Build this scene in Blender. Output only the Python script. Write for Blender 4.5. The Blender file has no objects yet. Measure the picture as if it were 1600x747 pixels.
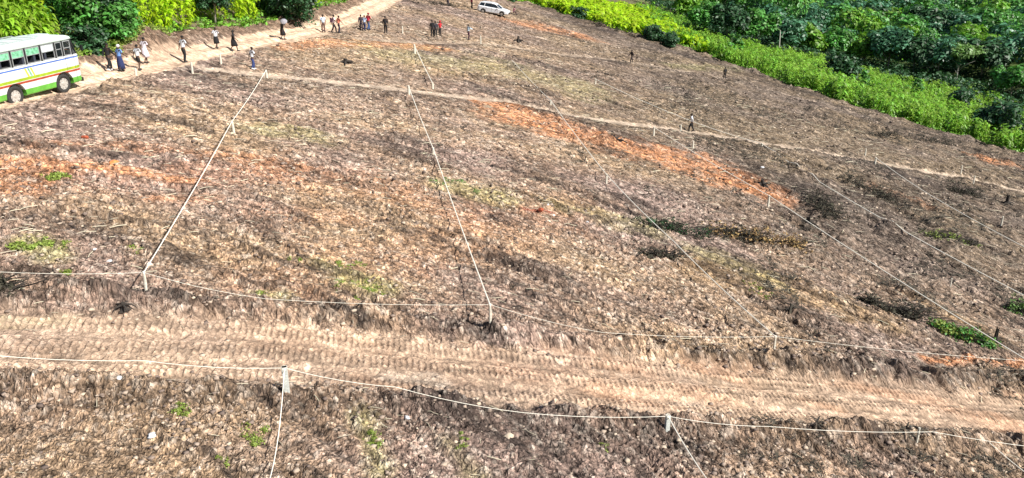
import bpy, bmesh, math, random
import numpy as np
from mathutils import Vector, Matrix

random.seed(7)
RNG = np.random.default_rng(7)
C = bpy.context.scene.collection
SC = bpy.context.scene
R = math.radians

# ------------------------------------------------------------------ camera, sky, sun, exposure
F_PX, PITCH, CAM_H, SLOPE = 1300.0, R(22), 15.44, 0.227
cam_d = bpy.data.cameras.new("camera")
cam = bpy.data.objects.new("camera", cam_d)
C.objects.link(cam)
cam_d.sensor_width = 36
cam_d.lens = 36 * F_PX / 1600
cam_d.clip_start = 0.5
cam_d.clip_end = 6000
cam.location = (0, 0, CAM_H)
cam.rotation_euler = (R(90) - PITCH, 0, 0)
SC.camera = cam

SUN_EL, SUN_AZ = R(43), R(118)          # azimuth clockwise from +Y
w = bpy.data.worlds.new("World")
SC.world = w
w.use_nodes = True
nt = w.node_tree
bg = nt.nodes["Background"]
sky = nt.nodes.new("ShaderNodeTexSky")
sky.sky_type = 'NISHITA'
sky.sun_disc = False
sky.sun_elevation = SUN_EL
sky.sun_rotation = SUN_AZ
nt.links.new(sky.outputs[0], bg.inputs[0])
bg.inputs[1].default_value = 0.06
sun_d = bpy.data.lights.new("sun", 'SUN')
sun_d.energy = 5.0
sun_d.angle = R(0.5)
sun_d.color = (1.0, 0.96, 0.9)
sun = bpy.data.objects.new("sun", sun_d)
C.objects.link(sun)
sdir = Vector((math.sin(SUN_AZ) * math.cos(SUN_EL), math.cos(SUN_AZ) * math.cos(SUN_EL), math.sin(SUN_EL)))
sun.rotation_euler = sdir.to_track_quat('Z', 'Y').to_euler()
SC.view_settings.view_transform = 'Standard'
SC.view_settings.look = 'None'
SC.view_settings.gamma = 1
SC.view_settings.exposure = 0.64

# ------------------------------------------------------------------ numpy noise
def hsh(ix, iy, seed):
    n = (ix.astype(np.int64) * 374761393 + iy.astype(np.int64) * 668265263 + seed * 974711 + 12345) & 0xffffffff
    n = ((n ^ (n >> 13)) * 1274126177) & 0xffffffff
    n = ((n ^ (n >> 15)) * 2246822519) & 0xffffffff
    return ((n ^ (n >> 16)) & 0xffff).astype(np.float32) / 65535.0

def vnoise(x, y, seed=0):                 # value noise, -1..1
    xi = np.floor(x); yi = np.floor(y)
    fx = (x - xi); fy = (y - yi)
    fx = fx * fx * (3 - 2 * fx); fy = fy * fy * (3 - 2 * fy)
    a = hsh(xi, yi, seed); b = hsh(xi + 1, yi, seed); c = hsh(xi, yi + 1, seed); d = hsh(xi + 1, yi + 1, seed)
    return 2 * ((a * (1 - fx) + b * fx) * (1 - fy) + (c * (1 - fx) + d * fx) * fy) - 1

def fbm(x, y, octs=3, seed=0, gain=0.5):
    s = 0; a = 1; t = 0
    for k in range(octs):
        s = s + a * vnoise(x, y, seed + k * 17)
        t += a; a *= gain
        x, y = (x * 1.6 - y * 1.2) + 3.7, (x * 1.2 + y * 1.6) + 1.3
    return s / t

def worley(x, y, seed=0):                 # F1, id hash, F2
    xi = np.floor(x); yi = np.floor(y)
    f1 = np.full(x.shape, 9, np.float32); f2 = f1.copy(); cid = np.zeros(x.shape, np.float32); ox = cid; oy = cid
    for dx in (-1, 0, 1):
        for dy in (-1, 0, 1):
            cx = xi + dx; cy = yi + dy
            d = np.hypot(cx + hsh(cx, cy, seed) - x, cy + hsh(cx, cy, seed + 5) - y)
            near = d < f1
            f2 = np.where(near, f1, np.minimum(f2, d))
            cid = np.where(near, hsh(cx, cy, seed + 9), cid)
            ox = np.where(near, x - cx - .5, ox); oy = np.where(near, y - cy - .5, oy)
            f1 = np.where(near, d, f1)
    return f1, cid, f2, ox, oy

def sstep(a, b, x):
    t = np.clip((x - a) / (b - a), 0, 1)
    return t * t * (3 - 2 * t)

def dist_poly(X, Y, pts):
    """distance to a polyline and the sign of the side (+ = left of its direction)"""
    best = np.full(X.shape, 1e9, np.float32); side = np.zeros(X.shape, np.float32)
    for (x0, y0), (x1, y1) in zip(pts[:-1], pts[1:]):
        dx, dy = x1 - x0, y1 - y0
        L2 = dx * dx + dy * dy
        t = np.clip(((X - x0) * dx + (Y - y0) * dy) / L2, 0, 1)
        d = np.hypot(X - x0 - t * dx, Y - y0 - t * dy)
        s = np.sign(dx * (Y - y0) - dy * (X - x0))
        m = d < best
        side = np.where(m, s, side); best = np.where(m, d, best)
    return best, side

def inside(X, Y, poly):
    r = np.zeros(X.shape, bool)
    for (x0, y0), (x1, y1) in zip(poly, poly[1:] + poly[:1]):
        if y0 == y1: continue
        c = (y0 > Y) != (y1 > Y)
        r ^= c & (X < (x1 - x0) * (Y - y0) / (y1 - y0) + x0)
    return r

# ------------------------------------------------------------------ a pixel of the photograph -> a point on the plane of the hillside
def base_z(X, Y):
    X = np.asarray(X, dtype=np.float64)
    r = np.where(X > 58, 58 + 16 * (1 - np.exp(-(X - 58) / 16.0)), X)
    r = np.where(r < -30, -30 - 16 * (1 - np.exp((r + 30) / 16.0)), r)
    return -SLOPE * r

def ray(px, py):
    u = px - 800; v = py - 373.5
    return (u, F_PX * math.cos(PITCH) - v * math.sin(PITCH), -v * math.cos(PITCH) - F_PX * math.sin(PITCH))

def at(px, py):
    d = ray(px, py)
    t = np.geomspace(0.005, 1.2, 6000)
    z = CAM_H + d[2] * t - base_z(d[0] * t, d[1] * t)
    k = np.argmax(z < 0)
    if z[k] >= 0: k = len(t) - 1
    k = max(k, 1)
    a, b = z[k - 1], z[k]
    q = t[k - 1] + (t[k] - t[k - 1]) * a / (a - b)
    return (d[0] * q, d[1] * q)

def P(*pp): return [at(*p) for p in pp]

ROAD_UP = [(-31, 16), (-28.5, 32)] + P((40, 146), (130, 124), (290, 91), (400, 66), (480, 51), (540, 32), (600, 4)) + [(-14, 138), (-9, 170), (0, 210)]
BANK = [(-36, 16), (-33, 34)] + P((60, 118), (130, 100), (250, 75), (300, 62), (420, 45), (480, 32), (530, 12), (560, 0)) + [(-19.5, 125), (-16, 150), (-12, 180)]
ROAD_LOW = P((-500, 520), (0, 534), (400, 545), (800, 582), (1200, 618), (1600, 650), (2200, 700))
PATH = P((318, 108), (417, 119), (520, 128), (640, 141), (700, 149), (800, 162), (880, 180), (1050, 203), (1200, 225), (1365, 254), (1510, 280), (1590, 298)) + [(62, 83), (80, 88)]
TERR = P((560, 62), (640, 66), (740, 68), (800, 74), (860, 84), (980, 97), (1130, 122), (1230, 150), (1360, 185))
BORDER = [(-19.5, 125), (-12, 150)] + P((700, 0), (830, 8), (870, 23), (960, 50), (1060, 74), (1130, 100), (1200, 122), (1300, 160), (1400, 187), (1500, 217), (1590, 242)) + [(76, 101), (95, 92), (140, 60), (200, -20)]

FIELD = BANK[:-2] + BORDER[1:] + [(200, -400), (-38, -400)]

# colour patches: pixels along their spine, half width in metres, strength, kind
PATCH = [
    (P((805, 182), (860, 198), (920, 216), (1000, 238), (1090, 260), (1165, 290)), 3.0, 1.1, 'orange'),
    (P((820, 40), (850, 44), (900, 55)), 3.0, .75, 'orange'),
    (P((430, 74), (500, 68), (600, 72), (690, 78)), 1.3, .7, 'orange'),
    (P((0, 266), (120, 264), (180, 272), (230, 276), (300, 290)), .9, .85, 'orange'),
    (P((60, 235), (200, 235), (330, 243), (420, 250)), .8, .45, 'orange'),
    (P((0, 305), (50, 305)), .9, .8, 'orange'),
    (P((240, 320), (330, 318)), .6, .5, 'orange'),
    (P((1530, 248), (1585, 260)), 1.5, .9, 'orange'),
    (P((400, 255), (480, 280), (600, 300), (680, 330)), 2.4, .34, 'orange'),
    (P((150, 290), (330, 280), (420, 262)), 1.8, .30, 'orange'),
    (P((400, 440), (700, 400), (900, 330)), 1.8, .22, 'orange'),
    (P((420, 350), (520, 345), (560, 350)), 1.2, .35, 'orange'),
    (P((560, 540), (700, 560), (850, 580), (1000, 605)), .9, .35, 'orange'),
    (P((1450, 568), (1600, 574)), .35, .9, 'orange'),
    (P((1120, 262), (1190, 300)), 1.0, .6, 'orange'),
    (P((1380, 300), (1440, 320)), 1.2, .35, 'orange'),
    (P((825, 335), (860, 338)), .35, .8, 'red'),
    (P((1130, 430), (1250, 460), (1360, 500)), 1.8, .55, 'gold'),
    (P((1450, 480), (1560, 540)), 1.0, .4, 'gold'),
    (P((700, 640), (1000, 690), (1300, 700)), 1.2, .35, 'dark'),
    (P((0, 500), (120, 500)), .3, .35, 'green'),
    (P((640, 90), (800, 110), (900, 140)), 4, .25, 'green'),
    (P((50, 390), (80, 400)), .7, .5, 'green'),
    (P((500, 425), (600, 462)), .7, .45, 'green'),
    (P((690, 290), (780, 315)), 1.0, .35, 'green'),
    (P((420, 205), (480, 215)), 1.2, .35, 'green'),
    (P((400, 465), (440, 468)), .4, .4, 'green'),
    (P((570, 660), (600, 740)), .5, .4, 'green'),
    (P((700, 700), (740, 745)), .5, .3, 'green'),
    (P((880, 330), (1010, 360)), 1.2, .3, 'green'),
    (P((1100, 400), (1200, 440)), 1.2, .3, 'green'),
    (P((1150, 110), (1050, 105)), 1.5, .2, 'green'),
    (P((610, 588), (680, 592)), .35, .8, 'pale'),
    (P((1050, 626), (1092, 630)), .25, .9, 'pale'),
    (P((1240, 638), (1300, 645)), .2, .8, 'pale'),
    (P((870, 590), (905, 597)), .2, .6, 'pale'),
    (P((300, 340), (400, 330), (420, 360)), 1.5, .4, 'mauve'),
    (P((280, 140), (420, 150), (560, 160), (700, 190)), 3, .5, 'mauve'),
    (P((920, 290), (1050, 310)), 2, .4, 'mauve'),
    (P((150, 390), (170, 430)), .8, .4, 'mauve'),
    (P((850, 440), (1150, 520)), 1.5, .35, 'mauve'),
    (P((1000, 580), (1070, 590)), .6, .5, 'mauve'),
    (P((400, 700), (520, 720)), 1., .4, 'mauve'),
    (P((1180, 280), (1330, 320), (1480, 300), (1560, 320)), 3.0, .5, 'dark'),
    (P((1200, 360), (1330, 345)), 2., .35, 'dark'),
    (P((870, 30), (960, 55), (1040, 80)), 2.2, .55, 'dark'),
    (P((1080, 90), (1200, 128), (1330, 180), (1480, 222)), 2.0, .4, 'dark'),
    (P((0, 466), (200, 470), (380, 478), (560, 498), (760, 526)), .7, .45, 'dark'),
    (P((1100, 572), (1300, 584), (1600, 602)), .7, .65, 'dark'),
    (P((0, 612), (300, 612), (500, 628), (800, 660), (1100, 690)), .8, .45, 'dark'),
    (P((300, 120), (520, 140), (640, 160)), 1.2, .3, 'dark'),
    (P((130, 92), (250, 70), (320, 60), (430, 46), (520, 20)), .9, .5, 'dark'),
]
COLS = {
    'soil': (.275, .185, .132), 'tan': (.365, .250, .150), 'olive': (.075, .068, .050), 'dark': (.034, .027, .024), 'pale': (.62, .54, .45),
    'mauve': (.275, .196, .165), 'orange': (.50, .225, .105), 'bank': (.150, .100, .068), 'gold': (.42, .27, .12), 'red': (.30, .06, .03), 'green': (.36, .37, .12), 'road': (.42, .300, .210),
    'trail': (.47, .37, .28), 'forest': (.035, .055, .018), 'crop': (.10, .16, .03), 'leafmould': (.12, .10, .06)}
FC = (-14.0, 6.0)

def flow(X, Y):
    dx = X - FC[0]; dy = Y - FC[1]
    r = np.hypot(dx, dy)
    return r, np.arctan2(dy, dx) * 34.0

def terrain(X, Y, colour=False):
    """height of the ground (and its colour) at world points"""
    X = np.asarray(X, np.float32); Y = np.asarray(Y, np.float32)
    z = base_z(X, Y).astype(np.float32)
    far = sstep(230, 120, np.hypot(X, Y))
    fr, fa = flow(X, Y)
    warp = fbm(X * .5, Y * .5, 3, 3)
    warp2 = fbm(X * 1.7, Y * 1.7, 2, 43)
    dru, _ = dist_poly(X, Y, ROAD_UP)
    dbk, sbk = dist_poly(X, Y, BANK)
    drl, srl = dist_poly(X, Y, ROAD_LOW)
    dpa, spa = dist_poly(X, Y, PATH)
    dte, ste = dist_poly(X, Y, TERR)
    dbo, sbo = dist_poly(X, Y, BORDER)
    out = ~inside(X, Y, FIELD)
    left = out & (dbk <= dbo)              # beyond the bank
    beyond = out & ~left                   # beyond the cleared field
    road_up = sstep(1.65, 1.25, dru + .35 * warp2)
    road_lo = sstep(2.2, 1.5, drl + .45 * warp2 + .35 * warp)
    path = sstep(.75, .40, dpa + .25 * warp2)
    terr = sstep(.75, .35, dte + .2 * warp2)
    veg = np.clip(sstep(.2, 1.2, np.where(left, dbk, -dbk) + .5 * warp) + sstep(.2, 1.4, np.where(beyond, dbo, -dbo) + .7 * warp), 0, 1)
    smooth = np.clip(road_up + road_lo + path + .6 * terr, 0, 1)
    rough = (1 - .8 * smooth) * (1 - .6 * veg) * far
    # large forms
    z += .22 * fbm(X * .09, Y * .09, 2, 11) * (1 - smooth) * far
    z += (.52 * np.exp(-((drl - 2.5) / .42) ** 2) * (.7 + .7 * warp + .4 * warp2)) * (1 - road_lo)           # soil pushed up beside the lower road
    z -= .10 * road_lo
    z += .05 * np.cos(drl * 4.2) * road_lo * (1 - sstep(1.3, 1.8, drl))
    z -= .03 * path
    z += .12 * np.exp(-((dpa - 1.3) / .4) ** 2) * (.55 + .9 * warp)
    z += .12 * np.exp(-((dte - 1.3) / .5) ** 2) * (.6 + .9 * warp)
    z += .06 * np.cos(dru * 4.6) * road_up
    z += .42 * np.exp(-((dbk - .2) / .6) ** 2) * (.75 + .9 * warp + .5 * warp2) * (Y > 12) * (Y < 118)
    z += np.where(left, .9 * sstep(0, 4, dbk), 0)
    z += .4 * np.exp(-(dbo / 1.1) ** 2) * (.6 + 1.0 * warp)
    hx, hy = HEAP
    z += .95 * np.exp(-((X - hx) ** 2 / 2.4 + (Y - hy) ** 2 / 5.0) * (1 + .3 * warp2))
    mx, my = MOUND
    z += .7 * np.exp(-((X - mx) ** 2 / .9 + (Y - my) ** 2 / .8)) * (1 + .5 * warp2)
    # bulldozer furrows running round the hill
    fw = .35 * warp
    fn = fbm((fr + fw) / .75, fa / 7.0, 2, 21)
    fn2 = fbm((fr + fw) / .30, fa / 3.2, 2, 27)
    rid = 1 - np.abs(fn) * 2
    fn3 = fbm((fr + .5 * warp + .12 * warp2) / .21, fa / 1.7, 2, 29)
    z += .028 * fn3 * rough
    fs = fbm((fr + .9 * warp) / 2.4, fa / 20.0 + 4, 2, 35)
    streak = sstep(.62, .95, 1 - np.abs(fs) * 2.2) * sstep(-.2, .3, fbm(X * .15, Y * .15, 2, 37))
    rg = sstep(13, 22, X + 3 * warp) * sstep(36, 48, Y + 5 * warp)
    z += .42 * np.maximum(fbm(X * .75, Y * .6, 3, 131), -.15) * rg * rough
    near_p = (1 - .7 * np.exp(-(dpa / 2.0) ** 2)) * (1 - .6 * np.exp(-(dte / 2.0) ** 2))
    z += (.15 * rid + .06 * fn2 + .20 * streak) * rough * near_p
    # clods: tilted broken plates of earth with cracks between them
    s1, id1, g1, ox, oy = worley((fr + .30 * warp2 + .25 * warp + .06 * fbm(X * 6, Y * 6, 1, 55)) / .17, (fa + .4 * warp) / .38, 5)
    s2, id2, g2, ox2, oy2 = worley((fr * .9 + .1 * fn) / .115, fa / .17, 8)
    e1 = np.clip(g1 - s1, 0, 1)
    e2 = np.clip(g2 - s2, 0, 1)
    big = sstep(-.15, .35, fbm(X * .35, Y * .35, 2, 61))
    t1 = np.modf(id1 * 37.0)[0] - .5; t1b = np.modf(id1 * 91.0)[0] - .5
    t2 = np.modf(id2 * 37.0)[0] - .5; t2b = np.modf(id2 * 91.0)[0] - .5
    z += ((.05 + .05 * big) * (np.minimum(e1 * 4, 1) * (.3 + .8 * id1) + .8 * (ox * t1 + oy * t1b))) * rough
    z += .038 * (np.minimum(e2 * 4, 1) * id2 + .8 * (ox2 * t2 + oy2 * t2b)) * (rough + .15 * smooth)
    fine = fbm(X * 3.4, Y * 4.6, 4, 71, .62)
    z += .065 * fine * (rough + .2 * smooth)
    # track cleats on the roads
    cle = np.sin(fa * 9.0 + 2 * warp) * .5 + np.sin((X * 5.2 - Y * 3.2) + 1.5 * warp) * .5
    trackmask = sstep(.0, .35, fbm((fr + .4 * warp) / .62, fa / 11.0, 2, 141)) * sstep(-.25, .25, fbm(X * .2, Y * .2, 2, 143))
    treads = np.sin(fa * 2 * np.pi / .27 + 2.2 * fr + 1.2 * warp2)
    z += .035 * treads * trackmask * rough * sstep(75, 45, Y)
    treads_lo = np.sin(X * 2 * np.pi / .20 + 5.0 * drl * srl + 1.0 * warp2) * sstep(-.2, .2, np.cos(drl * 5.0 + .8 * warp))
    z += .030 * treads_lo * road_lo
    z += .05 * fbm(drl * srl / .17 + .6 * warp2, X / 5.0, 2, 93) * road_lo
    z += .02 * cle * (road_lo + .4 * road_up)
    if not colour: return z
    def mix(c, k, m):
        m = np.clip(m, 0, 1)[..., None]
        return c * (1 - m) + np.array(COLS[k], np.float32) * m
    c = np.zeros(X.shape + (3,), np.float32) + np.array(COLS['soil'], np.float32)
    lo = fbm(X * .12 + 9, Y * .16, 3, 81)
    c = mix(c, 'tan', sstep(-.25, .5, lo) * .8)
    c = mix(c, 'mauve', sstep(.0, .55, -lo) * .7)
    shade = np.clip(.30 * sstep(2, 22, X + .12 * Y - 4 + 5 * warp) + .20 * sstep(48, 66, Y + 5 * warp) + .25 * sstep(14, 24, X + 3 * warp) * sstep(38, 50, Y + 5 * warp), 0, .62)   # darker olive soil on the right and upper slope
    c = mix(c, 'olive', shade)
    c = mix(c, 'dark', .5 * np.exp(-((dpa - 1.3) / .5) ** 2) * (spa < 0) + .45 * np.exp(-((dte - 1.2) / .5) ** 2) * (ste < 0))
    for pts, wd, st, kind in PATCH:
        d, _ = dist_poly(X, Y, pts)
        m = sstep(1.6, .2, d / wd + .75 * warp + .45 * warp2 + .3 * fn)
        k = st * m * (.72 + .4 * id1 + .25 * fn2)
        c = mix(c, kind, k)
    # per-clod colour: dry pale crusts, straw, dark soil; shade painted into troughs and cracks, light on crests
    c = mix(c, 'pale', ((id1 > .75) * (id1 - .75) * 1.2 + (id2 > .88) * .2) * (1 - .9 * shade))
    c = mix(c, 'dark', (id1 < .25) * .3 + sstep(.15, .7, -fn) * .45 + (id2 < .14) * .35)
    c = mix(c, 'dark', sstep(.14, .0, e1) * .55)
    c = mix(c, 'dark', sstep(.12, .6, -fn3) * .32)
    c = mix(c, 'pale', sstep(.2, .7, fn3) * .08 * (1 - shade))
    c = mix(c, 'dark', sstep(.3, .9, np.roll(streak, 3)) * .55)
    road_c = np.array(COLS['road'], np.float32) * (1 + .16 * fine + .12 * fn2 + .10 * np.where(id2 > .7, 1, -.4))[..., None]
    trk = fbm(drl * srl / .17 + .6 * warp2, X / 5.0, 2, 93)
    trk2 = fbm(dru * 5.5 + .5 * warp2, Y / 7.0, 2, 95)
    road_c = road_c * (1 + .55 * trk * road_lo + .30 * trk2 * road_up)[..., None]
    road_c = road_c * (1 + .35 * road_up + .16 * treads_lo * road_lo)[..., None]
    c = c * (1 + .16 * treads * trackmask * sstep(75, 45, Y))[..., None]
    rm = np.clip(road_up * .9 + road_lo * (.66 + .35 * warp), 0, .95)[..., None]
    c = c * (1 - rm) + road_c * rm
    c = mix(c, 'orange', road_lo * sstep(.0, .6, fbm(X * .25, Y * .9, 3, 91)) * .22 * sstep(-14, 2, X))
    c = mix(c, 'trail', np.clip(path * (.68 + .35 * warp2) + terr * (.35 + .3 * warp2), 0, 1))
    for px_ in ('veg',):
        c = mix(c, 'leafmould', veg)
    c = mix(c, 'bank', np.clip(.85 * np.exp(-((dbk - .2) / 1.0) ** 2) * (1 - road_up) * (Y > 12) + .9 * np.exp(-((X - hx) ** 2 / 3 + (Y - hy) ** 2 / 6)), 0, .9))
    wood = sstep(8, 22, np.where(beyond, dbo, -dbo) + 4 * warp)
    c = mix(c, 'forest', wood * .9)
    grass = sstep(170, 260, np.hypot(X, Y)) * sstep(-.1, .3, fbm(X * .012, Y * .012, 2, 33))
    c = mix(c, 'crop', grass)
    c *= (1 + .28 * fine + .16 * warp2)[..., None]
    c = np.clip(c, .015, .85)
    c = np.concatenate([c, smooth[..., None]], -1)
    zone = np.zeros(X.shape, np.int8)
    zone[path > .5] = 3; zone[road_lo > .5] = 2; zone[road_up > .5] = 1
    return z, c, zone

HEAP = at(236, 78)
MOUND = at(950, 226)

def gz(x, y): return float(terrain(np.array([x]), np.array([y]))[0])
def pos(px, py):
    x, y = at(px, py)
    return (x, y, gz(x, y))

# ------------------------------------------------------------------ object helpers
def tag(o, label=None, cat=None, group=None, kind=None):
    if label: o["label"] = label
    if cat: o["category"] = cat
    if group: o["group"] = group
    if kind: o["kind"] = kind
    return o

def empty(name, loc, label, cat, group=None, rz=0, scale=1):
    o = bpy.data.objects.new(name, None)
    C.objects.link(o)
    o.location = loc; o.rotation_euler = (0, 0, rz); o.scale = (scale,) * 3
    o.empty_display_size = .2
    return tag(o, label, cat, group)

def link(name, me, parent=None):
    o = bpy.data.objects.new(name, me)
    C.objects.link(o)
    if parent: o.parent = parent
    return o

def copy_tree(o, parent=None):
    c = o.copy(); C.objects.link(c); c.parent = parent
    for ch in o.children: copy_tree(ch, c)
    return c

def np_mesh(name, V, Fq, mat, smooth=False, cols=None, flowv=None):
    """V (n,3), Fq (m,3|4) -> mesh"""
    me = bpy.data.meshes.new(name)
    V = np.ascontiguousarray(V, np.float32); Fq = np.ascontiguousarray(Fq, np.int32)
    k = Fq.shape[1]
    me.vertices.add(len(V)); me.vertices.foreach_set("co", V.ravel())
    me.loops.add(Fq.size); me.loops.foreach_set("vertex_index", Fq.ravel())
    me.polygons.add(len(Fq))
    me.polygons.foreach_set("loop_start", np.arange(0, Fq.size, k, dtype=np.int32))
    if smooth: me.polygons.foreach_set("use_smooth", np.ones(len(Fq), bool))
    if cols is not None:
        a = me.color_attributes.new("col", 'FLOAT_COLOR', 'POINT')
        a.data.foreach_set("color", np.concatenate([cols, np.ones((len(V), 1))], 1).astype(np.float32).ravel())
    if flowv is not None:
        a = me.attributes.new("flow", 'FLOAT_VECTOR', 'POINT')
        a.data.foreach_set("vector", np.ascontiguousarray(flowv, np.float32).ravel())
    if mat: me.materials.append(mat)
    me.update(calc_edges=True)
    return me

class MB:
    """collects shapes for one mesh"""
    def __init__(self): self.bm = bmesh.new()
    def box(self, c, s, rot=None, bevel=0):
        r = bmesh.ops.create_cube(self.bm, size=1)
        vs = r['verts']
        bmesh.ops.scale(self.bm, vec=s, verts=vs)
        if rot: bmesh.ops.rotate(self.bm, cent=(0, 0, 0), matrix=rot, verts=vs)
        bmesh.ops.translate(self.bm, vec=c, verts=vs)
        if bevel:
            es = list({e for v in vs for e in v.link_edges})
            bmesh.ops.bevel(self.bm, geom=es, offset=bevel, segments=2, affect='EDGES', profile=.7)
        return self
    def tube(self, pts, rad, n=8, cap=True):
        pts = [Vector(p) for p in pts]
        if not hasattr(rad, '__len__'): rad = [rad] * len(pts)
        rings = []
        for i, p in enumerate(pts):
            d = (pts[min(i + 1, len(pts) - 1)] - pts[max(i - 1, 0)]).normalized()
            a = d.orthogonal().normalized() if i == 0 else (prev - d * prev.dot(d)).normalized()
            prev = a
            b = d.cross(a)
            rings.append([self.bm.verts.new(p + (a * math.cos(t) + b * math.sin(t)) * rad[i]) for t in [2 * math.pi * k / n for k in range(n)]])
        for r0, r1 in zip(rings[:-1], rings[1:]):
            for k in range(n): self.bm.faces.new((r0[k], r0[(k + 1) % n], r1[(k + 1) % n], r1[k]))
        if cap:
            self.bm.faces.new(rings[0][::-1]); self.bm.faces.new(rings[-1])
        return self
    def loft(self, rings, cap=True):
        rs = [[self.bm.verts.new(p) for p in r] for r in rings]
        n = len(rs[0])
        for r0, r1 in zip(rs[:-1], rs[1:]):
            for k in range(n): self.bm.faces.new((r0[k], r0[(k + 1) % n], r1[(k + 1) % n], r1[k]))
        if cap:
            self.bm.faces.new(rs[0][::-1]); self.bm.faces.new(rs[-1])
        return self
    def ball(self, c, s, sub=2):
        r = bmesh.ops.create_icosphere(self.bm, subdivisions=sub, radius=1)
        bmesh.ops.scale(self.bm, vec=s, verts=r['verts'])
        bmesh.ops.translate(self.bm, vec=c, verts=r['verts'])
        return self
    def prism(self, poly, y0, y1):
        """polygon in x,z pushed from y0 to y1"""
        return self.loft([[(x, y0, z) for x, z in poly], [(x, y1, z) for x, z in poly]])
    def mesh(self, name, mat, smooth=False):
        bmesh.ops.recalc_face_normals(self.bm, faces=self.bm.faces)
        me = bpy.data.meshes.new(name)
        self.bm.to_mesh(me); self.bm.free()
        if mat: me.materials.append(mat)
        if smooth: me.polygons.foreach_set("use_smooth", [True] * len(me.polygons))
        return me
    def build(self, name, mat, parent=None, smooth=False):
        return link(name, self.mesh(name, mat, smooth), parent)

# ------------------------------------------------------------------ materials
def mat(name, col, rough=.8, metal=0, var=.0, scale=6, spec=None, bump=0, trans=0, trcol=None, island=0, alpha=1):
    m = bpy.data.materials.new(name)
    m.use_nodes = True
    n = m.node_tree; b = n.nodes["Principled BSDF"]
    b.inputs["Roughness"].default_value = rough
    b.inputs["Metallic"].default_value = metal
    if spec is not None: b.inputs["Specular IOR Level"].default_value = spec
    rgb = n.nodes.new("ShaderNodeRGB"); rgb.outputs[0].default_value = (*col, 1)
    out = rgb.outputs[0]
    tc = n.nodes.new("ShaderNodeTexCoord")
    if var or bump:
        no = n.nodes.new("ShaderNodeTexNoise"); no.inputs["Scale"].default_value = scale; no.inputs["Detail"].default_value = 5
        n.links.new(tc.outputs["Object"], no.inputs["Vector"])
    if var:
        mr = n.nodes.new("ShaderNodeMapRange")
        mr.inputs[1].default_value = .3; mr.inputs[2].default_value = .7
        mr.inputs[3].default_value = 1 - var; mr.inputs[4].default_value = 1 + var
        n.links.new(no.outputs["Fac"], mr.inputs[0])
        mx = n.nodes.new("ShaderNodeVectorMath"); mx.operation = 'SCALE'
        n.links.new(out, mx.inputs[0]); n.links.new(mr.outputs[0], mx.inputs["Scale"])
        out = mx.outputs[0]
    if island:
        ge = n.nodes.new("ShaderNodeNewGeometry")
        mr = n.nodes.new("ShaderNodeMapRange")
        mr.inputs[3].default_value = 1 - island; mr.inputs[4].default_value = 1 + island
        n.links.new(ge.outputs["Random Per Island"], mr.inputs[0])
        mx = n.nodes.new("ShaderNodeVectorMath"); mx.operation = 'SCALE'
        n.links.new(out, mx.inputs[0]); n.links.new(mr.outputs[0], mx.inputs["Scale"])
        hs = n.nodes.new("ShaderNodeHueSaturation")
        mr2 = n.nodes.new("ShaderNodeMapRange"); mr2.inputs[3].default_value = .485; mr2.inputs[4].default_value = .515
        n.links.new(ge.outputs["Random Per Island"], mr2.inputs[0])
        n.links.new(mr2.outputs[0], hs.inputs["Hue"]); n.links.new(mx.outputs[0], hs.inputs["Color"])
        out = hs.outputs[0]
    n.links.new(out, b.inputs["Base Color"])
    if bump:
        bp = n.nodes.new("ShaderNodeBump"); bp.inputs["Strength"].default_value = bump; bp.inputs["Distance"].default_value = .02
        n.links.new(no.outputs["Fac"], bp.inputs["Height"]); n.links.new(bp.outputs[0], b.inputs["Normal"])
    if trans:
        tr = n.nodes.new("ShaderNodeBsdfTranslucent")
        sc_ = n.nodes.new("ShaderNodeVectorMath"); sc_.operation = 'MULTIPLY'; sc_.inputs[1].default_value = (1.3, 1.5, .6)
        n.links.new(out, sc_.inputs[0]); n.links.new(sc_.outputs[0], tr.inputs[0])
        ms = n.nodes.new("ShaderNodeMixShader"); ms.inputs[0].default_value = trans
        n.links.new(b.outputs[0], ms.inputs[1]); n.links.new(tr.outputs[0], ms.inputs[2])
        n.links.new(ms.outputs[0], n.nodes["Material Output"].inputs[0])
    if alpha < 1: b.inputs["Alpha"].default_value = alpha
    return m

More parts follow.
